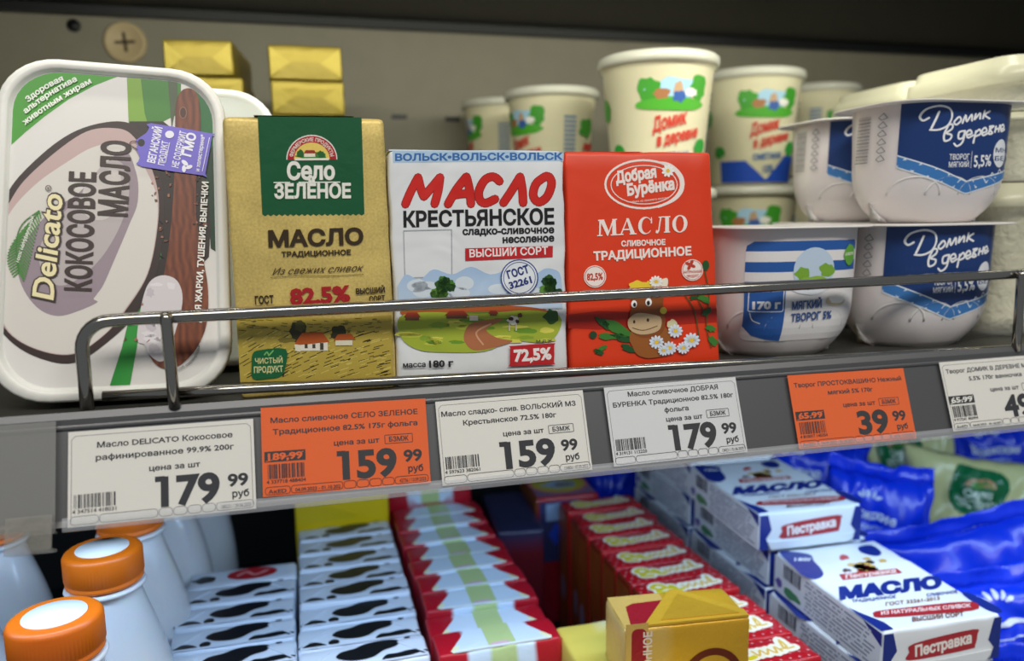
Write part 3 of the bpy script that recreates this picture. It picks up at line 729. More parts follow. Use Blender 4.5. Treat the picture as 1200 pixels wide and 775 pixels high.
# wooden spoon with coconut paste
def wood(x, y): 
    k = .5 + .5 * math.sin(x * .9 + math.sin(y * .06) * 2.5); c0 = np.array(lin('#57281a')); c1 = np.array(lin('#8a4a2a')); return tuple(c0 * (1 - k) + c1 * k)
a.gy = list(np.arange(95, 445, 9)); a.gx = list(np.arange(150, 240, 4))
a.poly(catmull([(212, 104), (224, 102), (232, 114), (234, 150), (230, 200), (229, 250), (237, 300), (243, 340), (241, 380), (228, 410), (208, 429), (190, 432), (177, 422), (171, 404), (180, 370), (189, 330), (196, 290), (202, 230), (204, 160), (205, 120)], 5, True), wood)
a.gx = a.gy = ()
a.ring(213.5, 130, 4, 6.5, 1.1, '#8a6250').ell(213.5, 130, 3.4, 5.8, '#4a2217')
a.poly(catmull([(188, 322), (204, 326), (212, 340), (212, 360), (204, 390), (196, 416), (186, 424), (172, 414), (168, 404), (160, 400), (160, 385), (166, 350), (174, 330)], 4, True), '#dad3d6')
r = random.Random(3)
for i in range(14): a.blob(r.uniform(172, 202), r.uniform(332, 408), r.uniform(3, 9), r.uniform(2, 6), r.choice(['#ece8ea', '#c8bfc6', '#e6e0e4']), i, .3, same=i > 0)
for i in range(60):
    x, y = r.choice([(r.uniform(176, 200), r.uniform(172, 300)), (r.uniform(130, 180), r.uniform(330, 400)), (r.uniform(226, 240), r.uniform(190, 290))])
    k_ = (x - 85) ** 2 / 100 ** 2 + (y - 280) ** 2 / 128 ** 2
    if k_ > 1.0: a.blob(x, y, r.uniform(.8, 2.6), r.uniform(.6, 1.6), r.choice(['#6a4436', '#8a5a48', '#1c1412', '#a3705a']), i, .4, rot=r.uniform(0, 180), same=i > 0)
# lettering
for i, (tx, p0, p1) in enumerate((('Здоровая', (31, 118), (73, 92)), ('альтернатива', (28, 131.5), (89, 92.5)), ('животным жирам', (27, 145), (106, 95)))):
    q0 = np.array(p0); q1 = np.array(p1); mid = (q0 + q1) / 2 + np.array((-3, -3)); 
    def wp(tx_, ty_, q0=q0, q1=q1, mid=mid):
        b = (1-tx_)**2*q0 + 2*tx_*(1-tx_)*mid + tx_**2*q1; d = 2*(1-tx_)*(mid-q0) + 2*tx_*(q1-mid); n = np.array((d[1], -d[0])) / math.hypot(*d); return tuple(b + n * ty_ * 6.6)
    a.text(tx, (0, 0), (1, 0), 1, '#f2f5ea', .03, warp=wp)
a.text('КОКОСОВОЕ', (104.5, 341), (110.5, 200.5), 30, '#35241f', .03)
a.text('МАСЛО', (147, 253), (151.5, 164), 33, '#35241f', .03)
# palm leaf
seg = []
for i in range(22):
    t = i / 21; x, y = 20 + 24 * t - 9 * math.sin(math.pi * t) , 318 - 72 * t; L_ = 15 * math.sin(math.pi * min(1, t * .9 + .12)) + 3
    seg += [[(x, y), (x - L_ * .8, y + 4 + L_ * .25)], [(x, y), (x + L_ * .7, y + 8 + L_ * .35)]]
a.lines([((p[0]), (p[1])) for p in seg], 1.5, '#4c8c3a'); a.stroke([(20, 318), (17, 285), (24, 262), (44, 246)], 1.4, '#3a7a2e')
a.text('100% натуральный', (20, 307), (38, 253), 3.6, '#f0f4e6', .01)
a.text('Delicato', (61, 354), (73, 226), 27, '#33241f', .058, shear=.12, res=3).text('Delicato', (60.4, 351.5), (71.6, 228), 26, '#f3e6b4', .016, shear=.12, res=3)
a.ring(55, 219.5, 3.2, 3.2, .8, '#4a3a34').text('R', (56.6, 221.2), (56.6, 217.8), 3.2, '#4a3a34', .01)
a.text('ДЛЯ ЖАРКИ, ТУШЕНИЯ, ВЫПЕЧКИ', (234, 378), (243.5, 212), 7.2, '#f4f1ea', .03)
a.text('Способ сервировки', (0, 0), (1, 0), 1, '#3a3a38', .0, warp=lambda tx, ty: (196 + 38 * math.sin(tx * 1.5) - ty * 3.6 * math.sin(tx*1.5) , 436 - 34 * (1 - math.cos(tx * 1.5)) - ty * 3.6 * math.cos(tx*1.5)))
# lilac tag
a.poly(catmull([(176, 143), (249, 155.5), (248, 158), (240, 203), (237, 204.5), (165, 194), (161, 188), (163, 183), (159, 174), (160, 168), (158, 163), (170, 155), (174, 148)], 2, True), '#7468cf')
a.ell(164.5, 166, 4.2, 4.4, '#241b1b').stroke([(164, 166), (155, 164), (151, 168), (160, 174)], 1., '#3a2d28')
T_ = '#f1effb'
a.text('ВЕГАНСКИЙ', (180.5, 190.5), (189.5, 148.5), 9.2, T_, .03).text('ПРОДУКТ', (191.5, 193), (196.5, 165), 7.4, T_, .02).text('НЕ СОДЕРЖИТ', (208, 196), (218, 153.5), 8, T_, .02)
a.text('ГМО', (222.5, 183), (229.5, 156), 10.5, T_, .04).text('и холестерина*', (233, 200), (239.5, 157), 5, T_, .02)
a.ell(198, 156.5, 5.2, 4.4, T_).lines([((193, 190), (198, 166)), ((236.5, 200), (245, 160))], .8, T_).ell(216, 190, 4.6, 2.4, T_, rot=40).ell(221, 195, 4.2, 2.2, T_, rot=-20).ell(215, 197, 2.4, 4.2, T_)
LIDY = 2.4
a.build('lid_print', ct, lambda u, v, l: (u * .001, (LIDY - l) * .001, v * .001), mat('lid_film', .42, bump=.1, bscale=40))
# second tub behind
ct2 = empty('coconut_oil_tub', 'translucent white tub behind the coconut oil tub, its rim edge in view', 'tub', (-.0565, .418, SHELF + .001), (-TT, 0, 0))
MW2 = mat('milky_tub_plastic', .3, color='#d3d7cf', sss=.2)
loft('lid', [R3(1.2, 24, 8), R3(0, 25, 7.4), R3(0, 25, 1.2), R3(.8, 24.4, 0), R3(4.2, 22, -.2), R3(5, 21.4, .6)], MW2, ct2, None)
loft('container', [R3(2.5, 23, 8), R3(3, 23, 12), R3(5, 21, 26), R3(9, 19, 46)], MW2, ct2, None)

# ------------------------------------------------------------------ gold foil packs at the back of the shelf
def foil_brick(label, loc, rot, w=.0555, d=.09, h=.0262):
    t = empty('foil_butter_pack', label, 'butter', loc, (0, 0, rot), group='plain gold foil butter packs in piles')
    rbox('wrapper', w, d, h, .0018, M_GOLD(), t, '#9c8a30', (6, 6, 4), wrinkle(.0006, 80, int(loc[2] * 1000)))
    W, H = w * 500, h * 1000
    prism('end_fold', [(-W + 2, 1), (W - 2, 1), (W * .35, H * .52), (-W * .35, H * .52)], front, .15, .7, M_GOLD(), t, '#8f7e2c')
    prism('end_fold', [(-W + 1.5, 2.5), (-W * .42, H * .5), (-W + 1.5, H - 2)], front, .1, .4, M_GOLD(), t, '#a8963a')
    prism('end_fold', [(W - 1.5, 2.5), (W - 1.5, H - 2), (W * .42, H * .5)], front, .1, .4, M_GOLD(), t, '#a8963a')
    return t
ords = ['topmost', 'second from the top', 'third from the top', 'fourth from the top', 'fifth from the top', 'sixth from the top', 'seventh from the top', 'lowest']
for i in range(8):
    z = .1332 - (i + 1) * .0264
    if z < SHELF - .001: z = SHELF
    foil_brick('gold foil pack, %s in the pile behind the green-panelled pack' % ords[i], (.0120 + (.0008 if i % 2 else 0), .65, z), 0)
for i in range(8):
    z = .1345 - (i + 1) * .0266
    foil_brick('gold foil pack, %s in the pile behind the coconut tub' % ords[i], (-.0660 + (.006 if i else 0), .65, z), -.06 if i else -.10, w=.050)

# ------------------------------------------------------------------ sour cream cups
def cup_art(kind):
    # sheet frame: mm around the cup (0 = facing the shopper), mm down from the rim
    a = Art(gx=[x * 4. for x in range(-40, 41)])
    if kind == 'blue': a.poly([(-46, 66), (-20, 66), (0, 82), (20, 62), (46, 62), (46, 84), (-46, 84)], '#2452c0')
    a.blob(0, 17, 20, 7, '#a9d2e8', 3, .2)
    for x in (-19, 19): a.blob(x, 17 if x < 0 else 16, 8, 9, '#3f9a2a', int(x + 30), .2)
    a.blob(0, 27, 27, 5, '#4faa2e', 4, .12).blob(-10, 20, 6, 4, '#a9744a', 7).blob(12, 19, 5, 3, '#f0efe4', 8).blob(2, 19, 3.5, 7, '#c2a07a', 6, .15).blob(3, 22, 5, 4, '#3b62a8', 9, .2)
    return a
def cup_words(a, blue):
    red = '#cf3a2a'
    a.text('Домик', (-16, 46), (10, 40), 9.5, red, .03, shear=.25).text('в деревне', (-13, 56), (22, 49), 8, red, .03, shear=.25)
    a.text('СМЕТАНА', (-13, 66), (15, 64), 5, '#3b6fae', .03).blob(27, 56, 7, 6, '#2f9a3a', 5, .1, rot=-25)
    a.text('15%', (-3, 76), (7, 75.5), 6, '#3b6fae', .03)
    for k in range(9): a.quads([((44, 16 + k * 4), (56, 16 + k * 4), (56, 18.4 + k * 4), (44, 18.4 + k * 4))], '#7a93ad')
    a.blob(-46, 58, 6, 5, '#2f9a3a', 2, .1).blob(-62, 28, 9, 9, '#3f9a2a', 4, .2).blob(70, 26, 10, 9, '#3f9a2a', 9, .2).blob(76, 43, 10, 4, '#cf3a2a', 9, .3)
    return a
def make_cup(label, loc, rz, kind, s=1.):
    R1, R0, Hh = .0412 * s, .0325 * s, .092 * s
    t = empty('sour_cream_cup', label, 'cup', loc, (0, 0, rz), group='printed sour cream cups')
    CR = mat('cream_cup_plastic', .35, color='#e9e3bf', sss=.1)
    lathe('container', [(R0 - .003, 0), (R0 - .0005, .001), (R0, .003), (R1 - .0006, Hh - .007), (R1, Hh - .006), (R1 + .0014, Hh - .004), (R1 + .0014, Hh)], CR, t, None, 48)
    lathe('lid', [(R1 + .0030, Hh - .004), (R1 + .0036, Hh - .001), (R1 + .0034, Hh + .0026), (R1 + .0016, Hh + .0040), (R1 - .002, Hh + .0046), (R1 - .005, Hh + .0034), (R1 - .006, Hh + .0018), (.0001, Hh + .0018)], mat('milky_lid', .25, color='#dcdccb', trans=.15), t, None, 48)
    a = cup_words(cup_art(kind), kind == 'blue')
    # sheet y is negative downwards; H flips it to millimetres below the rim
    def m(u, v, l):
        d = v * s; z = Hh - .006 - d * .001; R = R0 + (R1 - R0) * z / Hh + .0003 + l * .001
        th = (u * s * .001) / (R1 * .95) - math.pi / 2
        return (R * math.cos(th), R * math.sin(th), z)
    a.build('wrap_print', t, m, mat('cup_ink', .4))
    return t
YW = math.atan2(.2645, .55)
c1 = make_cup('sour cream cup with a clear lid, highest and largest of the cup row', (.2645, .5535, .0175), -.12, 'plain')
def more_cup(src, loc, rz, label, s=1.):
    o = copy_tree(src, loc, (0, 0, rz), label, 'printed sour cream cups'); o.scale = (s, s, s); return o
more_cup(c1, (.2645, .5535, SHELF), -.1, 'sour cream cup underneath the highest lidded cup, behind the red pack')
c4 = make_cup('sour cream cup with a blue base band, stacked behind the curd tubs', (.4115, .662, .0245), -.15, 'blue', 1.06)
more_cup(c4, (.4115, .662, SHELF), -.5, 'sour cream cup at the bottom of the stack beside the red pack')
more_cup(c1, (.2200, .672, .0175), -1.15, 'sour cream cup turned to show its striped barcode, behind the white pack', .93)
more_cup(c1, (.2200, .672, SHELF), -1.2, 'lower sour cream cup of the stack behind the white pack')
more_cup(c1, (.2050, .785, .024), -1.5, 'sour cream cup farthest back against the wall, mostly hidden by its neighbour', .93)
more_cup(c1, (.2050, .785, SHELF), .5, 'lowest cup of the farthest stack against the back wall')
more_cup(c1, (.5580, .765, .039), -1.95, 'sour cream cup showing blue bars, behind the stacked curd tubs', .99)
o = more_cup(c1, (.5580, .765, SHELF), .5, 'lower cup under the cup with blue bars', 1.18)
for ch in list(o.children):
    if 'print' in ch.name: bpy.data.objects.remove(ch)

# ------------------------------------------------------------------ curd tubs
def rr_point(s, a, b, r):
    """point and outward normal on a rounded rectangle, s metres along it from the middle of the front"""
    sg = 1 if s >= 0 else -1; t = abs(s); f1 = a - r; arc = r * math.pi / 2
    if t <= f1: return (sg * t, -b), (0, -1)
    t -= f1
    if t <= arc:
        th = t / r; return (sg * (f1 + r * math.sin(th)), -(b - r + r * math.cos(th))), (sg * math.sin(th), -math.cos(th))
    t -= arc; return (sg * a, -(b - r) + t), (sg, 0)
def rr_ring(a, b, r, z, n=6):
    out = []
    for cx, cy, a0 in ((a - r, b - r, 0), (-(a - r), b - r, 90), (-(a - r), -(b - r), 180), (a - r, -(b - r), 270)):
        out += [(cx + r * math.cos(math.radians(a0 + 90 * i / n)), cy + r * math.sin(math.radians(a0 + 90 * i / n)), z) for i in range(n + 1)]
    return out
def tub_prof(z, h):
    """half width lost at height z above the tub's foot"""
    t = z / h
    if t > .42: return (1 - t) * .0016
    k = (.42 - t) / .42
    return .58 * .0016 + .0018 * k + .0085 * k ** 2.6
RC = .027
def make_tub(label, loc, a, h, art, flange, rz=0., b=None, group=None, cols='#e3dcdb'):
    b = b or a
    t = empty('curd_tub', label, 'tub', loc, (0, 0, rz), group=group)
    rings = []
    for i in range(22):
        z = h * i / 21; q = tub_prof(z, h); rings.append(rr_ring(a - q, b - q, RC, z))
    rings = [rr_ring(a - .016, b - .016, .013, .0015)] + rings
    c = loft('container', rings, mat('white_curd_tub', .30, color=cols, sss=.12, bump=.12, bscale=25), t, None, cap0=True, cap1=False)
    f = loft('sealed_lid', [rr_ring(flange[0] - .001, flange[1] - .001, .021, h), rr_ring(flange[0], flange[1], .022, h + .0001), rr_ring(flange[0], flange[1], .022, h + .0009), rr_ring(flange[0] - .001, flange[1] - .001, .021, h + .0011)], mat('white_seal', .3, color='#e8e4e0'), t, None, cap0=True)
    # swirl ridges pressed into the foot
    for k in range(3):
        pts = []
        for i in range(15):
            s_ = (-.030 + k * .02) + .014 * math.cos(math.pi * i / 14); z = h * .24 + h * .15 * math.sin(math.pi * i / 14)
            (x, y), n = rr_point(s_, a - tub_prof(z, h), b - tub_prof(z, h), RC); pts.append((x - n[0] * .0005, y - n[1] * .0005, z))
        tube('swirl_ridge', pts, .0008, mat('white_curd_tub'), t, 6)
    def m(u, v, l):
        z = v * .001; q = tub_prof(z, h); (x, y), n = rr_point(u * .001, a - q, b - q, RC); e = l * .001 + .0001
        return (x + n[0] * e, y + n[1] * e, z)
    art.build('label_print', t, m, mat('tub_label_ink', .32))
    return t
def domik_art():
    # frame: mm, u from the middle of the front, v measured up (sheet y = -v)
    g = [x * 2. for x in range(-35, 36)]
    A = Art(H=np.array([[.556, 0, -1131 * .556], [0, -.451, 262 * .451], [0, 0, 1.]]), gx=[1131 + q / .556 for q in g], gy=list(range(120, 262, 8)))
    NV = '#1c3a74'
    A.poly([(1058, 119), (1206, 119), (1206, 200), (1128, 226), (1058, 186)], NV)
    A.poly([(1058, 180), (1130, 212), (1206, 194), (1206, 204), (1132, 228.5), (1058, 195.5)], '#e6eef6').poly([(1058, 181.5), (1130, 213.6), (1206, 195.5), (1206, 202.5), (1132, 227), (1058, 194)], '#3f7cc0')
    z = []
    n = 5
    for i in range(n):
        x0 = 1058 + 72 * i / n; x1 = 1058 + 72 * (i + 1) / n; f0 = lambda x: 181.5 + (x - 1058) * .446; f1 = lambda x: 194 + (x - 1058) * .452
        z += [((x0, f1(x0)), ((x0 + x1) / 2, f0((x0 + x1) / 2))), (((x0 + x1) / 2, f0((x0 + x1) / 2)), (x1, f1(x1)))]
    for i in range(4):
        x0 = 1132 + 46 * i / 4; x1 = 1132 + 46 * (i + 1) / 4; f0 = lambda x: 213.6 - (x - 1130) * .377; f1 = lambda x: 227 - (x - 1132) * .53
        z += [((x0, f1(x0)), ((x0 + x1) / 2, f0((x0 + x1) / 2))), (((x0 + x1) / 2, f0((x0 + x1) / 2)), (x1, f1(x1)))]
    A.lines(z, 1.1, '#e6eef6')
    S = [[(1092, 131), (1089, 141), (1086, 150)], [(1083, 138), (1078, 141), (1075, 136), (1080, 128), (1092, 124.5), (1103, 128), (1106, 137), (1102, 147), (1093, 152), (1085, 152)],
         [(1113, 138), (1109, 143), (1112, 146), (1117, 141), (1115, 137), (1112, 138.5)], [(1119, 144), (1122, 135), (1124, 142), (1129, 134), (1130, 141)], [(1134, 133), (1133, 139.5), (1139, 132), (1139.5, 138.5)], [(1144.5, 129), (1143, 138)], [(1150.5, 129.5), (1145, 134), (1151, 138)],
         [(1103, 146), (1099, 157), (1100, 165), (1106, 163), (1107, 158), (1101, 156), (1107, 151), (1107.5, 146), (1103, 146)],
         [(1122, 153), (1116, 155), (1116, 162), (1121, 161), (1123, 153), (1121, 166), (1115, 171), (1111, 168)],
         [(1126, 158), (1131, 156), (1129, 152), (1125, 155), (1127, 161), (1133, 158)], [(1136, 153), (1134, 167)], [(1136, 155), (1140, 151), (1142, 156), (1137, 159)],
         [(1144, 155), (1149, 153), (1147, 149), (1143.5, 152), (1145, 158), (1151, 155)], [(1153, 148), (1152, 156), (1156, 155), (1153, 151), (1157, 147), (1152, 147.5)], [(1160, 147), (1159, 154)], [(1165, 145.5), (1164, 153)], [(1159.5, 150.5), (1164.5, 149.5)], [(1168, 150), (1172, 148), (1170, 144.5), (1167, 147), (1168, 152.5), (1174, 150)]]
    A.strokes(S, 2.3, '#f2f3f6', n=4)
    A.text('ТВОРОГ', (1107, 187), (1131, 186.5), 6.6, '#f2f3f6', .01).text('МЯГКИЙ', (1107, 196), (1131, 195.5), 6.4, '#f2f3f6', .01).lines([((1133.5, 177), (1133.5, 197))], .5, '#f2f3f6')
    A.text('5,5%', (1137, 195.5), (1158, 194), 14, '#f2f3f6', .015)
    A.ell(1170, 179, 10.5, 17, '#e9edf3').text('МНОГО', (1162, 178), (1206, 177), 5.5, NV, .01).text('БЕЛКА', (1162, 188), (1206, 187), 5.5, NV, .01)
    A.barcode((1026, 184), (1026, 130), 18, '#4a4e58', 6, 40) if False else None
    for k in range(28):
        w = (.7, 1.3, .6, 1.8)[k % 4]; y = 131 + k * 2.05; A.quads([((1009, y), (1027, y), (1027, y + w * .6), (1009, y + w * .6))], '#5a5f6c')
    for k in range(6): A.stroke([(1038, 134 + k * 10), (1043, 129 + k * 10), (1047, 135 + k * 10), (1041, 137 + k * 10)], .9, '#7a7f88', closed=True, smooth=False)
    return A
mat('white_curd_tub', .30, color='#e3dcdb', sss=.12, bump=.12, bscale=25)
dA = domik_art()
t1 = make_tub('navy labelled curd tub on the upper tier, front one with its script in full view', (.3565, .3860, SHELF + .0712), .0420, .0640, dA, (.0480, .0365), b=.0310, group='navy labelled curd tubs')
t3 = copy_tree(t1, (.3515, .3860, SHELF), (0, 0, 0), 'navy labelled curd tub on the shelf, directly under another navy tub', 'navy labelled curd tubs'); t3.scale = (1, 1, 1.085)
copy_tree(t1, (.3700, .4630, SHELF + .0712), (0, 0, 0), 'navy labelled curd tub on the upper tier, half hidden behind the front one', 'navy labelled curd tubs')
t4 = copy_tree(t1, (.3680, .4630, SHELF), (0, 0, 0), 'navy labelled curd tub on the shelf at the rear of the tub rows', 'navy labelled curd tubs'); t4.scale = (1, 1, 1.085)
# striped tub
A = Art(H=np.array([[.515, 0, -942 * .515], [0, -.462, 411 * .462], [0, 0, 1.]]), gx=[942 + q / .515 for q in range(-44, 46, 2)], gy=list(range(270, 400, 8)))
SB = '#2b5ca8'
A.rect(872, 274.5, 1003, 389.5, '#e9e6e6', r=9)
A.loops([[(880, 274.5), (1000, 274.5), (1003, 278), (1003, 285.5), (872, 285.5), (873, 279)]], SB).rect(872, 297.5, 1003, 309, SB).rect(872, 320, 1000, 328, SB)
A.poly(catmull([(872, 320), (914, 320), (914, 389.5), (900, 388), (884, 383), (873, 372)], 1, True), SB)
A.strokes([rrect(877, 322, 912, 354, 2)], 1, '#e9edf4', closed=True, smooth=False).text('БОЛЬШЕ', (880, 331.5), (909, 330.5), 5.6, '#eef1f6', .03).text('170 г', (881, 351), (909, 350), 8.5, '#eef1f6', .05)
A.stroke([(879, 356), (882, 364), (890, 368)], 1, '#e9edf4')
A.ell(945.5, 308, 24, 26, '#c3d6ea').blob(932, 312, 9, 7, '#7fae3a', 3, .2).blob(961, 308, 9, 7, '#7fae3a', 5, .2).blob(946, 322, 18, 7, '#93bb46', 6, .15)
A.poly(catmull([(918, 322), (930, 324), (946, 330), (962, 324), (970, 318), (968, 326), (950, 336), (930, 334), (920, 329)], 3, True), '#e9edf4')
A.text('ПРОСТОКВАШИНО', (0, 0), (1, 0), 1, '#24488a', .02, warp=lambda tx, ty: (920 + 48 * tx, 327 + 16 * (tx - tx * tx) * 1.2 - 5 * ty - 3 * tx))
A.blob(990, 292, 9, 12, '#66a83a', 3, .06).text('100%', (983, 293), (997, 292), 4, '#eef4e4', .01)
A.text('МЯГКИЙ', (922, 352.5), (957, 351), 9, '#2a4f8e', .03).text('ТВОРОГ 5%', (922, 366.5), (970, 364.5), 9, '#2a4f8e', .03)
A.blob(975, 344, 12, 7, '#cdbb9a', 4, .1).blob(975, 342, 10, 5, '#f1eee8', 5, .1)
make_tub('curd tub with blue and white stripes, on the shelf beside the red pack', (.2590, .3860, SHELF), .0420, .0695, A, (.0445, .0365), b=.0310)
# clear containers of grain curd
GR = mat('curd_grains', .45, color='#e4e0c4', bump=2.6, bscale=150, speck=.12)
CP = mat('clear_container', .12, color='#f2f2ea', trans=.72); LIDM = mat('frosted_lid', .25, color='#e6e4c6', trans=.25)
def grain_tub(label, loc, a, b, h, hl=.02, rz=0):
    t = empty('grain_curd_container', label, 'container', loc, (0, 0, rz), group='clear containers of grain curd')
    hb = h - hl
    rings = [rr_ring(a - .003, b - .003, .014, hb * i / 8 + .001) for i in range(9)]
    v = []
    for q in rings:
        v.append([(x + .0008 * noise.noise(Vector((x, y, z)) * 260), y + .0008 * noise.noise(Vector((y, z, x)) * 260), z) for x, y, z in q])
    loft('curd', v, GR, t, None, cap0=True)
    loft('container', [rr_ring(a - .0015, b - .0015, .015, 0), rr_ring(a - .0005, b - .0005, .015, hb), rr_ring(a + .003, b + .003, .016, hb + .0004)], CP, t, None, cap0=False, cap1=False)
    loft('lid', [rr_ring(a + .0035, b + .0035, .016, hb), rr_ring(a + .0045, b + .0045, .017, hb + .001), rr_ring(a + .004, b + .004, .017, hb + hl * .55), rr_ring(a + .001, b + .001, .016, hb + hl * .62), rr_ring(a - .0005, b - .0005, .015, hb + hl * .95), rr_ring(a - .003, b - .003, .013, hb + hl), rr_ring(a - .006, b - .006, .011, hb + hl * .86), rr_ring(a - .008, b - .008, .010, hb + hl * .84)], LIDM, t, None)
    return t
for (x, y), w in (((.4640, .4260), ('bottom', 'middle', 'front', 'beside the navy tubs')), ((.4740, .5180), ('bottom', 'middle', 'rear', 'of the rear stack'))):
    grain_tub('clear container of grain curd at the %s, %s' % (w[0], w[3]), (x, y, SHELF), .052, .043, .094, .015)
    grain_tub('clear container of grain curd in the %s, %s' % (w[1], w[3]), (x, y, SHELF + .0945), .052, .043, .0415, .006)
    grain_tub('frosted lidded curd container on top of the %s stack behind the navy tubs' % w[2], (x, y, SHELF + .1365), .052, .043, .0330, .017)

# ------------------------------------------------------------------ milk bottles in the bin
def make_bottle(label, loc, rz=0):
    t = empty('milk_bottle', label, 'bottle', loc, (0, 0, rz), group='white milk bottles with orange caps')
    prof = [(.029, 0), (.0335, .002), (.0348, .006), (.0350, .062), (.0343, .085), (.0322, .108), (.0282, .132), (.0235, .150), (.0195, .163), (.0172, .172), (.0168, .176)]
    P = []
    Q = catmull(prof, 4)
    BM = mat('milk_bottle_plastic', .14, color='#d2d2d6', sss=.2)
    lathe('body', [(float(q[0]), float(q[1])) for q in Q], BM, t, None, 48)
    lathe('neck_ring', [(.0168, .1740), (.0196, .1742), (.0200, .1752), (.0196, .1762), (.0168, .1764)], BM, t, None, 48)
    OC = mat('orange_cap_plastic', .38, color='#db6a10', sss=.02)
    cp_ = lathe('cap', [(.0184, .1775), (.0189, .1782), (.0189, .1792), (.0184, .1800), (.0184, .1806), (.0190, .1812), (.0190, .1930), (.0186, .1945), (.0176, .1953), (.0162, .1956), (.0001, .1956)], OC, t, None, 144, ribs=1, ribz=(.1811, .1931), amp=.00035)
    s = lathe('sticker', [(.0130, .1956), (.0130, .1959), (.0001, .1959)], mat('white_sticker', .5, color='#e6e4e2'), cp_, None, 36)
    return t
mb = make_bottle('milk bottle with orange cap at the very front, nearest the shopper', (-.1125, .3650, BIN))
BL = [((-.1090, .4370, BIN), 'milk bottle with orange cap, second in the row behind the front bottle'), ((-.1105, .5120, BIN), 'milk bottle with orange cap partly hidden by the rail, third in the row'),
      ((-.1065, .5900, BIN), 'pale milk bottle with its cap hidden, fourth in the row'), ((-.0985, .6680, BIN), 'pale milk bottle at the back of the row in shade'),
      ((-.1900, .5200, BIN), 'milk bottle of the outer row, its neck just under the rail'), ((-.1870, .4430, BIN), 'milk bottle of the outer row cut off by the picture edge')]
for l_, lb in BL: copy_tree(mb, l_, (0, 0, random.Random(lb).uniform(0, 3)), lb)

# ------------------------------------------------------------------ rows of butter in the bin
TOP = .117
def wrap_disp(seed, amp=.0011, dims=None):
    f = wrinkle(amp, 110, seed)
    def g(p):
        q = f(p)
        if dims:
            for k, (lo, hi) in enumerate(((-dims[0] / 2, dims[0] / 2), (0, dims[1]), (0, dims[2]))):
                if p[k] < lo + 2e-5 or p[k] > hi - 2e-5: q[k] = p[k]
        return q
    return g
# spotted packs
def cow_pack():
    t = empty('spotted_butter_pack', 'x', 'butter', (0, 0, BIN), group='cow-spotted butter packs standing in rows')
    cw = '#d6dfee'
    rbox('wrapper', .0725, .0262, TOP, .0026, mat('white_foil_wrap', .32, bump=.9, bscale=40), t, cw, (8, 4, 8), wrap_disp(2, dims=(.0725, .0262, TOP)))
    a = Art(step=.02, base=.25); K = '#16181d'
    a.poly(catmull([(-16, 13), (-10, 8), (-2, 6.5), (5, 8), (11, 13), (19, 16), (20, 22), (12, 24), (2, 23.5), (-5, 20), (-13, 18)], 5, True), K)
    a.poly(catmull([(9, 2), (16, 1.4), (24, 3), (31, 4.6), (31, 8), (24, 8.6), (18, 7.4), (12, 7.4)], 5, True), K, same=True)
    a.ell(33.5, 4.5, 2.2, 1.8, K, same=True).poly(catmull([(-35, 1.), (-20, 1.), (-22, 5.5), (-28, 8), (-34, 5)], 4, True), K, same=True).ell(-15.5, 5, 3.2, 3.4, K, same=True).ell(26, 23, 2, 1, K, same=True)
    mp = lambda u, v, l: (u * .001, v * .001, TOP + l * .001 + .0002)
    a.build('spots_print', t, mp, mat('spots_ink', .32))
    for q in ([(-35, 3), (-20, 20), (-19.4, 19.4), (-34.2, 2.4)], [(35, 3), (20, 20), (19.4, 19.4), (34.2, 2.4)]): prism('fold_ridge', q, mp, 0, .45, mat('white_foil_wrap'), t, cw)
    prism('front_lip', [(-35, .6), (35, .6), (35, 2), (-35, 2.2)], mp, 0, .5, mat('white_foil_wrap'), t, cw)
    return t
cp0 = cow_pack()
orn = ['first', 'second', 'third', 'fourth', 'fifth', 'sixth', 'seventh', 'eighth', 'ninth', 'tenth', 'eleventh']
r = random.Random(2)
YA = [.4109, .4380, .4655, .4925, .5195, .5470, .5745, .6015]
for i, y in enumerate(YA):
    loc = (.0240 + r.uniform(-.0008, .0008), y, BIN + (.0015 if i in (0, 3) else 0)); rot = (math.radians(-1.5), 0, r.uniform(-.02, .02))
    lb = 'cow-spotted butter pack, %s from the front in the row next to the red-cornered packs' % orn[i]
    if i == 0: cp0.location = loc; cp0.rotation_euler = rot; cp0['label'] = lb
    else: copy_tree(cp0, loc, rot, lb)
for i, y in enumerate((.4300, .4575, .4860, .5150)):
    copy_tree(cp0, (-.0505 + r.uniform(-.001, .001) - (0 if i < 3 else .0), y, BIN), (math.radians(-1.5), 0, r.uniform(-.015, .025)), 'cow-spotted butter pack, %s from the front in the short row beside the bottles' % orn[i])
# spotted pack with a red oval at the end of the short row
t = empty('spotted_butter_pack', 'cow-spotted butter pack with a red oval at the back of the short row', 'butter', (-.0500, .543, BIN), (0, 0, 0), group='cow-spotted butter packs standing in rows')
rbox('wrapper', .0725, .0262, TOP, .0026, mat('white_foil_wrap'), t, '#d6dfee', (8, 4, 8), wrap_disp(4, dims=(.0725, .0262, TOP)))
a = Art(step=.02, base=.3); a.ell(6, 14, 17, 9, '#b3202b').blob(-26, 12, 8, 5, '#16181d', 3).stroke([(-4, 12), (2, 17), (8, 11), (16, 16)], 2, '#e6a0a0')
a.build('oval_print', t, topmap(TOP), mat('spots_ink'))
# yellow pack standing behind the row
t = empty('yellow_butter_pack', 'plain yellow pack behind the row of cow-spotted packs', 'butter', (.0235, .6330, BIN), (0, 0, .0))
rbox('wrapper', .0760, .030, .160, .0022, mat('yellow_foil', .38, bump=.6, bscale=45), t, '#d8b806', (8, 4, 10), wrap_disp(6, dims=(.076, .03, .16)))
prism('fold_flap', [(-37, 118), (-37, 158), (-8, 132), (12, 122)], front, .1, .6, mat('yellow_foil'), t, '#cdb00c')
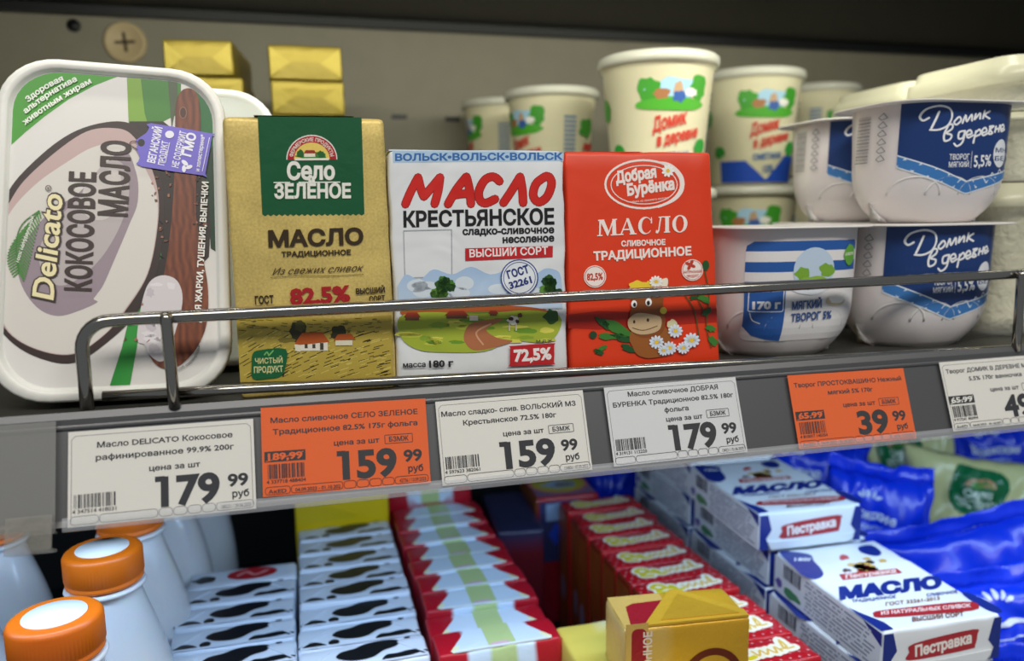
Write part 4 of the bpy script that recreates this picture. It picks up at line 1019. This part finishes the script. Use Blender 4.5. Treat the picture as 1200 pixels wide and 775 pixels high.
# red-cornered packs
def rw_pack(tall=TOP, label='x', loc=(0, 0, BIN), rot=(0, 0, 0), face=False):
    t = empty('striped_butter_pack', label, 'butter', loc, rot, group='white and red butter packs with a green stripe')
    rm = mat('red_white_wrap', .32, bump=.9, bscale=40)
    rbox('wrapper', .0745, .0262, tall, .0026, rm, t, lambda p: '#b01527' if abs(p.x) > .0205 or p.z < tall - .03 else ('#b7c98c' if abs(p.x - .001) < .0085 else '#cfdff2'), (26, 4, 12), wrap_disp(5, dims=(.0745, .0262, tall)))
    a = Art(step=.02, base=.2)
    wht = [(-29, .5), (30, .5), (31, 3), (27, 9), (22, 17), (18, 24), (-18, 24), (-22, 16), (-27, 8), (-30, 3)]
    a.poly(wht, '#cfdff2'); a.poly([(-29, .5), (30, .5), (31, 2.4), (-30, 2.6)], '#e9ecd0').poly([(-27, 8), (-24, 8), (-26, 2.4), (-30, 3)], '#e3e6c0').poly([(27, 9), (24, 9), (27, 2.4), (31, 3)], '#e3e6c0')
    a.poly([(-7.5, .5), (9, .5), (9, 26), (-7.5, 26)], '#b7c98c').blob(.5, 4, 6, 2.2, '#d3b0c0', 4, .2)
    a.build('top_print', t, lambda u, v, l: (u * .001, v * .001, tall + l * .001), rm)
    prism('front_lip', [(-28, .4), (28, .4), (27, 1.8), (-27, 1.8)], lambda u, v, l: (u * .001, v * .001, tall + l * .001), .1, .9, rm, t, '#dfe8ee')
    if face:
        b = Art(step=.02, base=.2); g_ = tall * 1000
        b.poly([(-26, g_ - 4), (26, g_ - 4), (22, g_ - 22), (12, g_ - 34), (-12, g_ - 34), (-22, g_ - 20)], '#cfdff2').rect(-8, g_ - 34, 8, g_ - 4, '#b7c98c'); b.build('front_print', t, front, rm)
    return t
YB = [.4090, .4330, .4600, .4880, .5150, .5420, .5690, .5960, .6230]
rw0 = None
for i, y in enumerate(YB):
    loc = (.1028 + r.uniform(-.0012, .0012), y, BIN + r.uniform(-.001, .002)); rot = (math.radians(-1.), math.radians(r.uniform(-.8, .8)), r.uniform(-.03, .03)); lb = 'red-cornered white pack with green stripe, %s from the front in its row' % orn[i]
    if rw0 is None: rw0 = rw_pack(label=lb, loc=loc, rot=rot)
    else: copy_tree(rw0, loc, rot, lb)
rw_pack(.152, 'taller red-cornered pack standing at the far end of the striped row', (.1000, .6560, BIN), face=True)

# polka-dot packs
def polka():
    t = empty('dotted_butter_pack', 'x', 'butter', (0, 0, BIN), group='red butter packs with white dots')
    pm = mat('red_dotted_wrap', .30, bump=.8, bscale=40)
    rbox('wrapper', .0690, .0262, TOP, .0030, pm, t, lambda p: '#7e2a14' if abs(p.x) > .0335 else '#b5121f', (8, 4, 8), wrap_disp(7, dims=(.0690, .0262, TOP)))  # flanks coloured browner and darker, their shade put into the wrap
    a = Art(step=.02, base=.3); dots = [circ(-33 + i * 6 + (3 if j % 2 else 0), 3 + j * 5, .85, n=8) for j in range(5) for i in range(12) if -33 + i * 6 + (3 if j % 2 else 0) < 33]
    a.loops(dots, '#dd9094')
    S = [[(-20, 13), (-23, 17), (-18, 20), (-14, 15), (-20, 12), (-21, 9), (-14, 8)], [(-13, 13), (-8, 12), (-10, 16), (-8, 9), (-3, 10)], [(-2, 15), (0, 10), (3, 15), (5, 10), (8, 15)], [(8, 15), (11, 10), (13, 16), (15, 11)], [(15, 13), (20, 14), (20, 22), (18, 13), (24, 13)]]
    a.strokes(S, 7.2, '#f3ecd8', n=3).strokes(S[:2], 3.2, '#e0cc1a', n=3).strokes(S[2:], 1.4, '#e0b84a', n=3)
    a.build('top_print', t, topmap(TOP), pm)
    b = Art(step=.02, base=.2); b.rect(2.4, 3, 23.8, 112, '#93491f').blob(13, 45, 5, 11, '#8f86a0', 3, .1)  # brown rectangle paints the shade on the flank; the lilac mark is print
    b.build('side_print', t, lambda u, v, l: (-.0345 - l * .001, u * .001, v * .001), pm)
    return t
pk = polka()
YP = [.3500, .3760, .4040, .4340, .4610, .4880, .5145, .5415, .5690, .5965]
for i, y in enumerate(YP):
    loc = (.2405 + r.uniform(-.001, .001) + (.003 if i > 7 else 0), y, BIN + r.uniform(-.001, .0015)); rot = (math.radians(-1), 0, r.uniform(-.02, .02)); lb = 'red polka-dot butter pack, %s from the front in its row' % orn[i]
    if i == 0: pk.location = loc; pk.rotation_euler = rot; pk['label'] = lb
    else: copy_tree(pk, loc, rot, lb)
# loose red and yellow boxes leaning behind
t = empty('oval_label_box', 'red box with a yellow oval on top, behind the polka-dot row', 'box', (.2190, .630, BIN), (0, 0, -.05))
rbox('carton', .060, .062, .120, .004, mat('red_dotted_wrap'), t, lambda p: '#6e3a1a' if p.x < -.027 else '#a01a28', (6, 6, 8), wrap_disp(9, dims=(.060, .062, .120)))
a = Art(step=.02, base=.3); a.rect(-27, 2, 27, 59, '#8a6a8a').ell(0, 33, 28, 26, '#d2707a').ell(0, 33, 25, 23, '#c2b43a').blob(0, 30, 17, 9, '#a8bcd8', 3, .2).blob(4, 28, 10, 4, '#7a6a5a', 5, .3); a.build('top_print', t, topmap(.120), mat('red_dotted_wrap'))
a = Art(step=.02, base=.3); a.rect(-26, 60, 10, 116, '#3a3c66').rect(-20, 98, -2, 114, '#8fa6c8').blob(-10, 86, 7, 9, '#2c4cc0', 3); a.build('front_print', t, front, mat('red_dotted_wrap'))
t = empty('dark_red_box', 'dark bluish red box low in the gap behind the polka-dot packs', 'box', (.1640, .590, BIN), (0, 0, -.10))
rbox('carton', .040, .095, .110, .003, mat('red_dotted_wrap'), t, lambda p: '#2a2c4c' if p.z > .1 else '#6a1c26', (5, 6, 6), wrap_disp(11))
# pale yellow packs, the lower pile beside the gold pack
for i in range(4):
    t = empty('cream_butter_pack', ['pale yellow pack, topmost of the flat pile in front of the gap', 'pale yellow pack second from the top of the flat pile', 'pale yellow pack third from the top of the flat pile', 'pale yellow pack at the bottom of the flat pile'][i], 'butter', (.1705, .315, BIN + .0292 * (3 - i)), (0, 0, 0), group='pale yellow packs lying in a pile')
    rbox('wrapper', .062, .112, .0290, .003, mat('cream_foil', .4, bump=.7, bscale=40), t, lambda p: '#d9c55c' if (p.x + p.y * .6) < .06 else '#d6d0a4', (6, 8, 3), wrap_disp(12 + i))
    prism('fold_flap', [(-29, 40), (0, 70), (29, 104), (29, 40)], topmap(.029), .1, .5, mat('cream_foil'), t, '#d8cc7c')
# gold pack with folded end
gp = empty('gold_butter_pack', 'gold foil butter pack with an envelope fold and brown ring, standing in front', 'butter', (.1870, .3460, BIN + TOP + .0008), (0, 0, math.radians(-6)))
GC = mat('bright_gold_foil', .38, metal=.35, bump=.5, bscale=140, speck=.06)
rbox('wrapper', .0700, .036, .0360, .0022, GC, gp, lambda p: '#d9b25c' if p.x < -.012 and p.x > -.03 else ('#dfb868' if p.x <= -.03 else '#d6a52c'), (10, 6, 6), wrap_disp(15, .0006, dims=(.07, .036, .036)))
tm = topmap(.036)
a = Art(step=.02, base=.15); a.rect(-34, 1, -4, 35, '#ddb663').poly([(-30, 5), (-27, 23), (-22, 26), (0, 27), (-4, 16), (-16, 1), (-30, 1)], '#a81f2c'); a.build('top_print', gp, tm, GC)
prism('envelope_fold', [(-24, .5), (34, .5), (34, 7), (7, 35), (2, 35)], tm, .2, 1.5, GC, gp, '#dbab33')
v_ = [(-19, 1.5), (33, 1.5), (32, 5), (8, 28), (4, 28)]
prism('envelope_centre', [(-14, 3), (30, 3), (5, 29)], tm, 1.5, 2.0, GC, gp, '#c99a2a')
a = Art(step=.02, base=.15); a.rect(-34, 1, -22, 39, '#ddb663').rect(-31, 1, -23, 36, '#a81f2c', r=3)
a.text('СЛИВОЧНОЕ', (-24.5, -2), (-24.5, 34), 4.5, '#f2e2d8', .03)
a.ring(14, 4, 15, 15, 4, '#6e2a12').build('front_print', gp, lambda u, v, l: front(u, v, l), GC)

# ------------------------------------------------------------------ laid butter packs with blue corners
def pes_pack():
    t = empty('blue_corner_butter_pack', 'x', 'butter', (0, 0, 0), group='white butter packs with blue corners lying in stacks')
    wm = mat('white_glossy_wrap', .28, bump=.5, bscale=35)
    W, D, Hh = .0785, .1090, .0272
    rbox('wrapper', W, D, Hh, .0024, wm, t, '#e8edf3', (10, 12, 4), wrap_disp(21, .0009, dims=(W, D, Hh)))
    H = hom([(905, 650), (1015, 630), (1152, 715), (1034, 742)], [(-39, 108), (39, 108), (39, .5), (-39, .5)])
    a = Art(H, step=.025, base=.12); NB = '#1c2f86'; RD = '#b02a33'
    a.poly(catmull([(909, 650), (925, 649), (945, 652), (950, 660), (958, 668), (963, 677), (955, 683), (940, 679), (930, 670)], 3, True), NB).text('180г', (928, 661), (948, 660), 4.5, '#e8edf3', .02)
    a.poly(catmull([(998, 640), (1012, 637), (1024, 646), (1018, 651), (1002, 647)], 3, True), NB).poly([(995, 716), (1010, 722), (1034, 731), (1044, 738), (1032, 741), (1012, 728)], NB)
    a.poly(catmull([(1150, 708), (1152, 714), (1140, 712), (1120, 700), (1112, 692), (1122, 693)], 2, True), NB)
    rr = random.Random(4)
    for i in range(26): a.blob(rr.gauss(1006, 10), rr.gauss(664, 5), 4.5, 2.2, rr.choice(['#5a2a20', '#b02a33', '#d8b25a', '#3a2a28']), i, .3, same=i > 0)
    a.blob(983, 654, 5, 3.5, '#c23036', 2).poly([(980, 676), (1042, 666), (1049, 671), (985, 683)], RD).text('Пестравка', (988, 681), (1042, 671), 5, '#f2dcd8', .03)
    a.text('МАСЛО', (984, 706), (1092, 686.5), 13.5, NB, .07, res=3)
    a.text('ТРАДИЦИОННОЕ', (998, 710), (1044, 702), 3.5, NB, .02).text('СЛИВОЧНОЕ', (1076, 699), (1108, 693), 3.5, NB, .02).text('ГОСТ 32261-2013', (1034, 712), (1090, 702), 4, '#8a5a3a', .02)
    a.poly(catmull([(1024, 719), (1050, 714), (1100, 705), (1124, 703), (1130, 708), (1122, 713), (1070, 721), (1028, 726), (1022, 723)], 2, True), RD).text('ИЗ НАТУРАЛЬНЫХ СЛИВОК', (1030, 723), (1122, 709), 4.2, '#f4e4e0', .02)
    a.text('ВЫСШИЙ СОРТ', (1063, 729), (1115, 719.5), 5, '#7a4030', .02)
    a.build('top_print', t, topmap(Hh), wm)
    b = Art(step=.02, base=.2)
    b.poly([(-39, 1), (-39, 26), (-33, 26), (-30, 15), (-34, 9), (-31, 1)], NB).poly([(39, 1), (39, 26), (34, 26), (31, 13), (35, 8), (33, 1)], NB)
    b.poly(catmull([(-21, 8), (-22, 13), (-19, 18), (20, 21), (23, 17), (22, 11), (18, 9)], 4, True), RD)
    b.H = np.array([[1., 0, 0], [0, -1., 0], [0, 0, 1]]); bV = b
    b.V = [np.c_[v[:, 0], -v[:, 1]] for v in b.V]
    b.text('Пестравка', (-18, -10), (19.5, -13), 6.4, '#f6eeea', .04)
    b.build('end_print', t, front, wm)
    c = Art(H=np.array([[1., 0, 0], [0, -1., 0], [0, 0, 1]]), step=.02, base=.2)   # u = distance from the back along the side
    c.rect(1, -26, 107, -1, '#dfe1e8')
    c.poly([(92, -26), (108, -26), (108, -18), (100, -22)], NB)
    for k in range(8): c.quads([((36 + (k % 3), -3.2 - k * 2.7), (104 - (k * 7) % 9, -3.2 - k * 2.7), (104 - (k * 7) % 9, -4.4 - k * 2.7), (36 + (k % 3), -4.4 - k * 2.7))], '#8c90a4')
    rr = random.Random(9); gaps = []
    for k in range(8):
        for j in range(9):
            x = rr.uniform(38, 98); gaps.append(((x, -3 - k * 2.7), (x + 1.4, -3 - k * 2.7), (x + 1.4, -4.6 - k * 2.7), (x, -4.6 - k * 2.7)))
    c.quads(gaps, '#dfe1e8'); c.barcode((12, -14), (32, -14), 10, '#3c4052', 3, 34); c.blob(22, -6, 9, 3.4, '#4f8a62', 2, .2).blob(7, -8, 4, 3, '#6a5aa8', 3, .2)
    c.build('side_print', t, lambda u, v, l: (-W / 2 - l * .001, D - u * .001, v * .001), wm)
    prism('end_flap', [(-30, 1.2), (30, 1.2), (33, 7), (0, 6), (-33, 7)], front, .2, 1.2, wm, t, '#e8edf3')
    return t
pp = pes_pack(); PZ = -.2580; L_ = .0278
spots_ = [((.3400, .3340, PZ), -.035, 'white blue-cornered butter pack lying in front with its red oval nameplate in full view'),
          ((.3420, .4470, PZ), -.01, 'white blue-cornered butter pack directly under the raised middle one'),
          ((.3320, .4435, PZ + L_), -.05, 'white blue-cornered butter pack raised one layer, behind the front one'),
          ((.3410, .5590, PZ), 0., 'white blue-cornered butter pack in the lower layer at the back of the stack'),
          ((.3400, .5570, PZ + L_), 0., 'white blue-cornered butter pack in the upper layer, tucked under the rail'),
          ((.3400, .3345, PZ - L_), 0., 'white blue-cornered butter pack underneath the front one'),
          ((.3400, .4470, PZ - L_), 0., 'white blue-cornered butter pack in the bottom layer of the middle stack'),
          ((.3400, .5590, PZ - L_), 0., 'white blue-cornered butter pack in the bottom layer of the rear stack')]
for i, (lc, rz, lb) in enumerate(spots_):
    if i == 0: pp.location = lc; pp.rotation_euler = (0, 0, rz); pp['label'] = lb
    else: copy_tree(pp, lc, (0, 0, rz), lb)

# ------------------------------------------------------------------ soft bags
def bag(label, loc, size, tilt, rz, ry, col, seed, art=None, crimp=True, back=None, name='curd_bag'):
    W, Hh, T = size
    t = empty(name, label, 'bag', loc, (-math.radians(tilt), math.radians(ry), math.radians(rz)), group='soft film bags in the bin')
    NX, NZ = 44, 40
    def surf(u, v, side, l=0.):
        # u, v in -1..1 ; rounded pillow with creases running in from the seams
        e = max(0., 1 - abs(u) ** 2.6) ** .55 * max(0., 1 - abs(v) ** 2.8) ** .55
        y = side * T * .5 * e
        q = Vector((u * 2.1 + seed * 3.3, v * 2.0 - seed, side * 1.3))
        y += side * e ** .5 * T * .26 * noise.noise(q) + side * T * .11 * e ** .3 * (1 - 2 * abs(noise.noise(Vector((u * 4.5 + seed, v * 2.2, seed * .7 + side)))))
        y += T * .10 * noise.noise(Vector((u * 7, v * 1.2 + seed, 3.3 + seed))) * (abs(v) ** 3)
        x = u * W / 2 * (1 - .05 * (1 - v * v) * abs(u)) + T * .15 * noise.noise(Vector((v * 3, u, seed)))
        z = Hh / 2 + v * Hh / 2 * (1 - .06 * (1 - u * u)) + .02 * Hh * noise.noise(Vector((u * 3.5, v, seed + 5)))
        return Vector((x, y + side * l, z))
    verts, faces, idx = [], [], {}
    for side in (-1, 1):
        for j in range(NZ + 1):
            for i in range(NX + 1):
                u, v = -1 + 2 * i / NX, -1 + 2 * j / NZ; edge = i in (0, NX) or j in (0, NZ)
                k = (i, j) if edge else (i, j, side)
                if k not in idx: idx[k] = len(verts); verts.append(surf(u, v, side))
        g = lambda i, j: idx[(i, j)] if (i in (0, NX) or j in (0, NZ)) else idx[(i, j, side)]
        for j in range(NZ):
            for i in range(NX):
                q = [g(i, j), g(i + 1, j), g(i + 1, j + 1), g(i, j + 1)]; faces.append(q if side < 0 else q[::-1])
    mk('film', verts, faces, M_FILM(), t, col, smooth=True)
    if crimp:
        v2, f2 = [], []; n = 60
        for k in range(5):
            for i in range(n + 1):
                u = -1 + 2 * i / n; p = surf(u, 1, 1); p.z += k * .0028; p.y += .0007 * (1 if i % 2 else -1) + .005 * noise.noise(Vector((u * 2.5, k * .25, seed))) * (.4 + k * .25) + (.0009 if k % 2 else 0); v2.append(p)
        for k in range(4):
            for i in range(n): f2.append((k*(n+1)+i, k*(n+1)+i+1, (k+1)*(n+1)+i+1, (k+1)*(n+1)+i))
        o = mk('crimped_seal', v2, f2, M_FILM(), t, col, smooth=True)
        md = o.modifiers.new('thickness', 'SOLIDIFY'); md.thickness = .0005
    if art:
        art.build('bag_print', t, lambda u, v, l: surf(u / (W * 500), (v - Hh * 500) / (Hh * 500), -1, l * .001 + .0006), M_FILM())
    return t
def A_(W, Hh):
    return Art(H=np.array([[1., 0, 0], [0, -1., Hh * 1000], [0, 0, 1.]]), step=.05, base=.1, gx=list(np.arange(-W * 500, W * 500, 3.)), gy=list(np.arange(0, Hh * 1000, 3.)))
BLU = '#0d36d6'; CRM = '#cfcb8e'
def green_art(W, Hh):
    a = A_(W, Hh); a.poly(catmull([(-20, 4), (-8, 0), (10, 2), (24, 8), (27, 30), (24, 46), (0, 50), (-22, 47), (-25, 26)], 5, True), '#0e6a3c')
    a.loops([circ(2, 22, 13, 11, 16, 180, 360)], '#c7906a').blob(2, 20, 9, 3, '#4f8f3a', 2, .2).text('Село', (-10, 33), (13, 33), 8, '#dfe8d2', .035).text('ЗЕЛЁНОЕ', (-17, 44), (21, 44), 8, '#dfe8d2', .035); return a
def blue_art(W, Hh, l1, l2, y=40, x=0, s=1.):
    a = A_(W, Hh)
    for k in range(5): a.ell(x + 9 * math.cos(.5 + k * .53), y - 20 * s - 6 * math.sin(.5 + k * .53), 3.2, 1.4, '#cdd9f4', rot=-math.degrees(.5 + k * .53), same=k > 0)
    a.text(l1, (x - 22 * s, y), (x + 24 * s, y), 10 * s, '#dce4f6', .035).text(l2, (x - 24 * s, y + 10 * s), (x + 18 * s, y + 10 * s), 4.5 * s, '#9fb2e6', .02); return a
bag('blue film bag with white lettering, standing behind the raised butter pack', (.452, .610, -.366), (.125, .146, .040), 10, -14, 3, BLU, 1, blue_art(.125, .146, 'Волжские', 'творожные', 27, -16))
bag('blue film bag with white lettering, between the front butter pack and the green-panelled bag', (.432, .516, -.366), (.088, .152, .036), 8, -20, 9, BLU, 2, blue_art(.088, .152, 'Волжские', 'пастеризованные', 36, -10, .8))
bag('large blue film bag slumped in front of the green-panelled bag', (.492, .443, -.366), (.150, .124, .036), 12, -10, -9, BLU, 3)
bag('blue film bag with a crimped top and small white crown mark, front corner', (.475, .392, -.366), (.140, .108, .036), 14, -10, -5, BLU, 4, blue_art(.14, .108, '•', '•', 27, -10, .8))
bag('blue film bag lying low against the front butter pack', (.430, .338, -.366), (.080, .085, .036), 20, -14, 0, BLU, 5)
def green_art(W, Hh, y=30, x=0, s=.66):
    a = A_(W, Hh); q = lambda u, v: (x + u * s, y + v * s)
    a.poly(catmull([q(-20, 4), q(-8, 0), q(10, 2), q(24, 8), q(27, 30), q(24, 48), q(0, 52), q(-22, 49), q(-25, 26)], 5, True), '#0e6a3c')
    a.loops([circ(x + 2 * s, y + 22 * s, 13 * s, 11 * s, 16, 180, 360)], '#c7906a').blob(x + 2 * s, y + 19 * s, 9 * s, 4 * s, '#4f8f3a', 2, .2).text('Село', q(-10, 33), q(13, 33), 8 * s, '#dfe8d2', .035).text('ЗЕЛЁНОЕ', q(-17, 44), q(21, 44), 8 * s, '#dfe8d2', .035); return a
bag('cream film bag with a large green panel, fully in view', (.572, .540, -.366), (.140, .146, .040), 12, -22, 8, CRM, 6, green_art(.14, .146, 8, -10, .9), crimp=False)
bag('cream film bag with its green panel half hidden, behind the fully visible one', (.605, .630, -.366), (.110, .164, .040), 8, -20, -10, CRM, 7, green_art(.11, .164, 14, -6, .85), crimp=False)
bag('cream film bag at the back beside the upper blue bag', (.575, .700, -.366), (.120, .150, .036), 6, -20, 10, CRM, 8, None, crimp=False)
bag('blue film bag at the far end with white lettering, behind the green-panelled bag', (.712, .605, -.366), (.130, .168, .040), 10, -26, -6, BLU, 9, blue_art(.13, .168, 'Волжские', 'творожные', 48, -26, .9))
def wr(W, Hh):
    a = A_(W, Hh); a.text('ВОЛОГОДСКИЙ', (-40, 14), (30, 14), 8, '#b8324a', .03).blob(30, 30, 14, 12, '#5f6f7c', 3, .3); return a
bag('pale film bag with red lettering at the back of the heap', (.720, .735, -.366), (.170, .160, .040), 6, -15, 0, '#cddbea', 10, wr(.17, .16), crimp=False)
bag('dark blue film bag at the back, peeking out beside the boxes', (.300, .735, -.366), (.075, .130, .040), 4, -6, 5, BLU, 11, None, crimp=False)
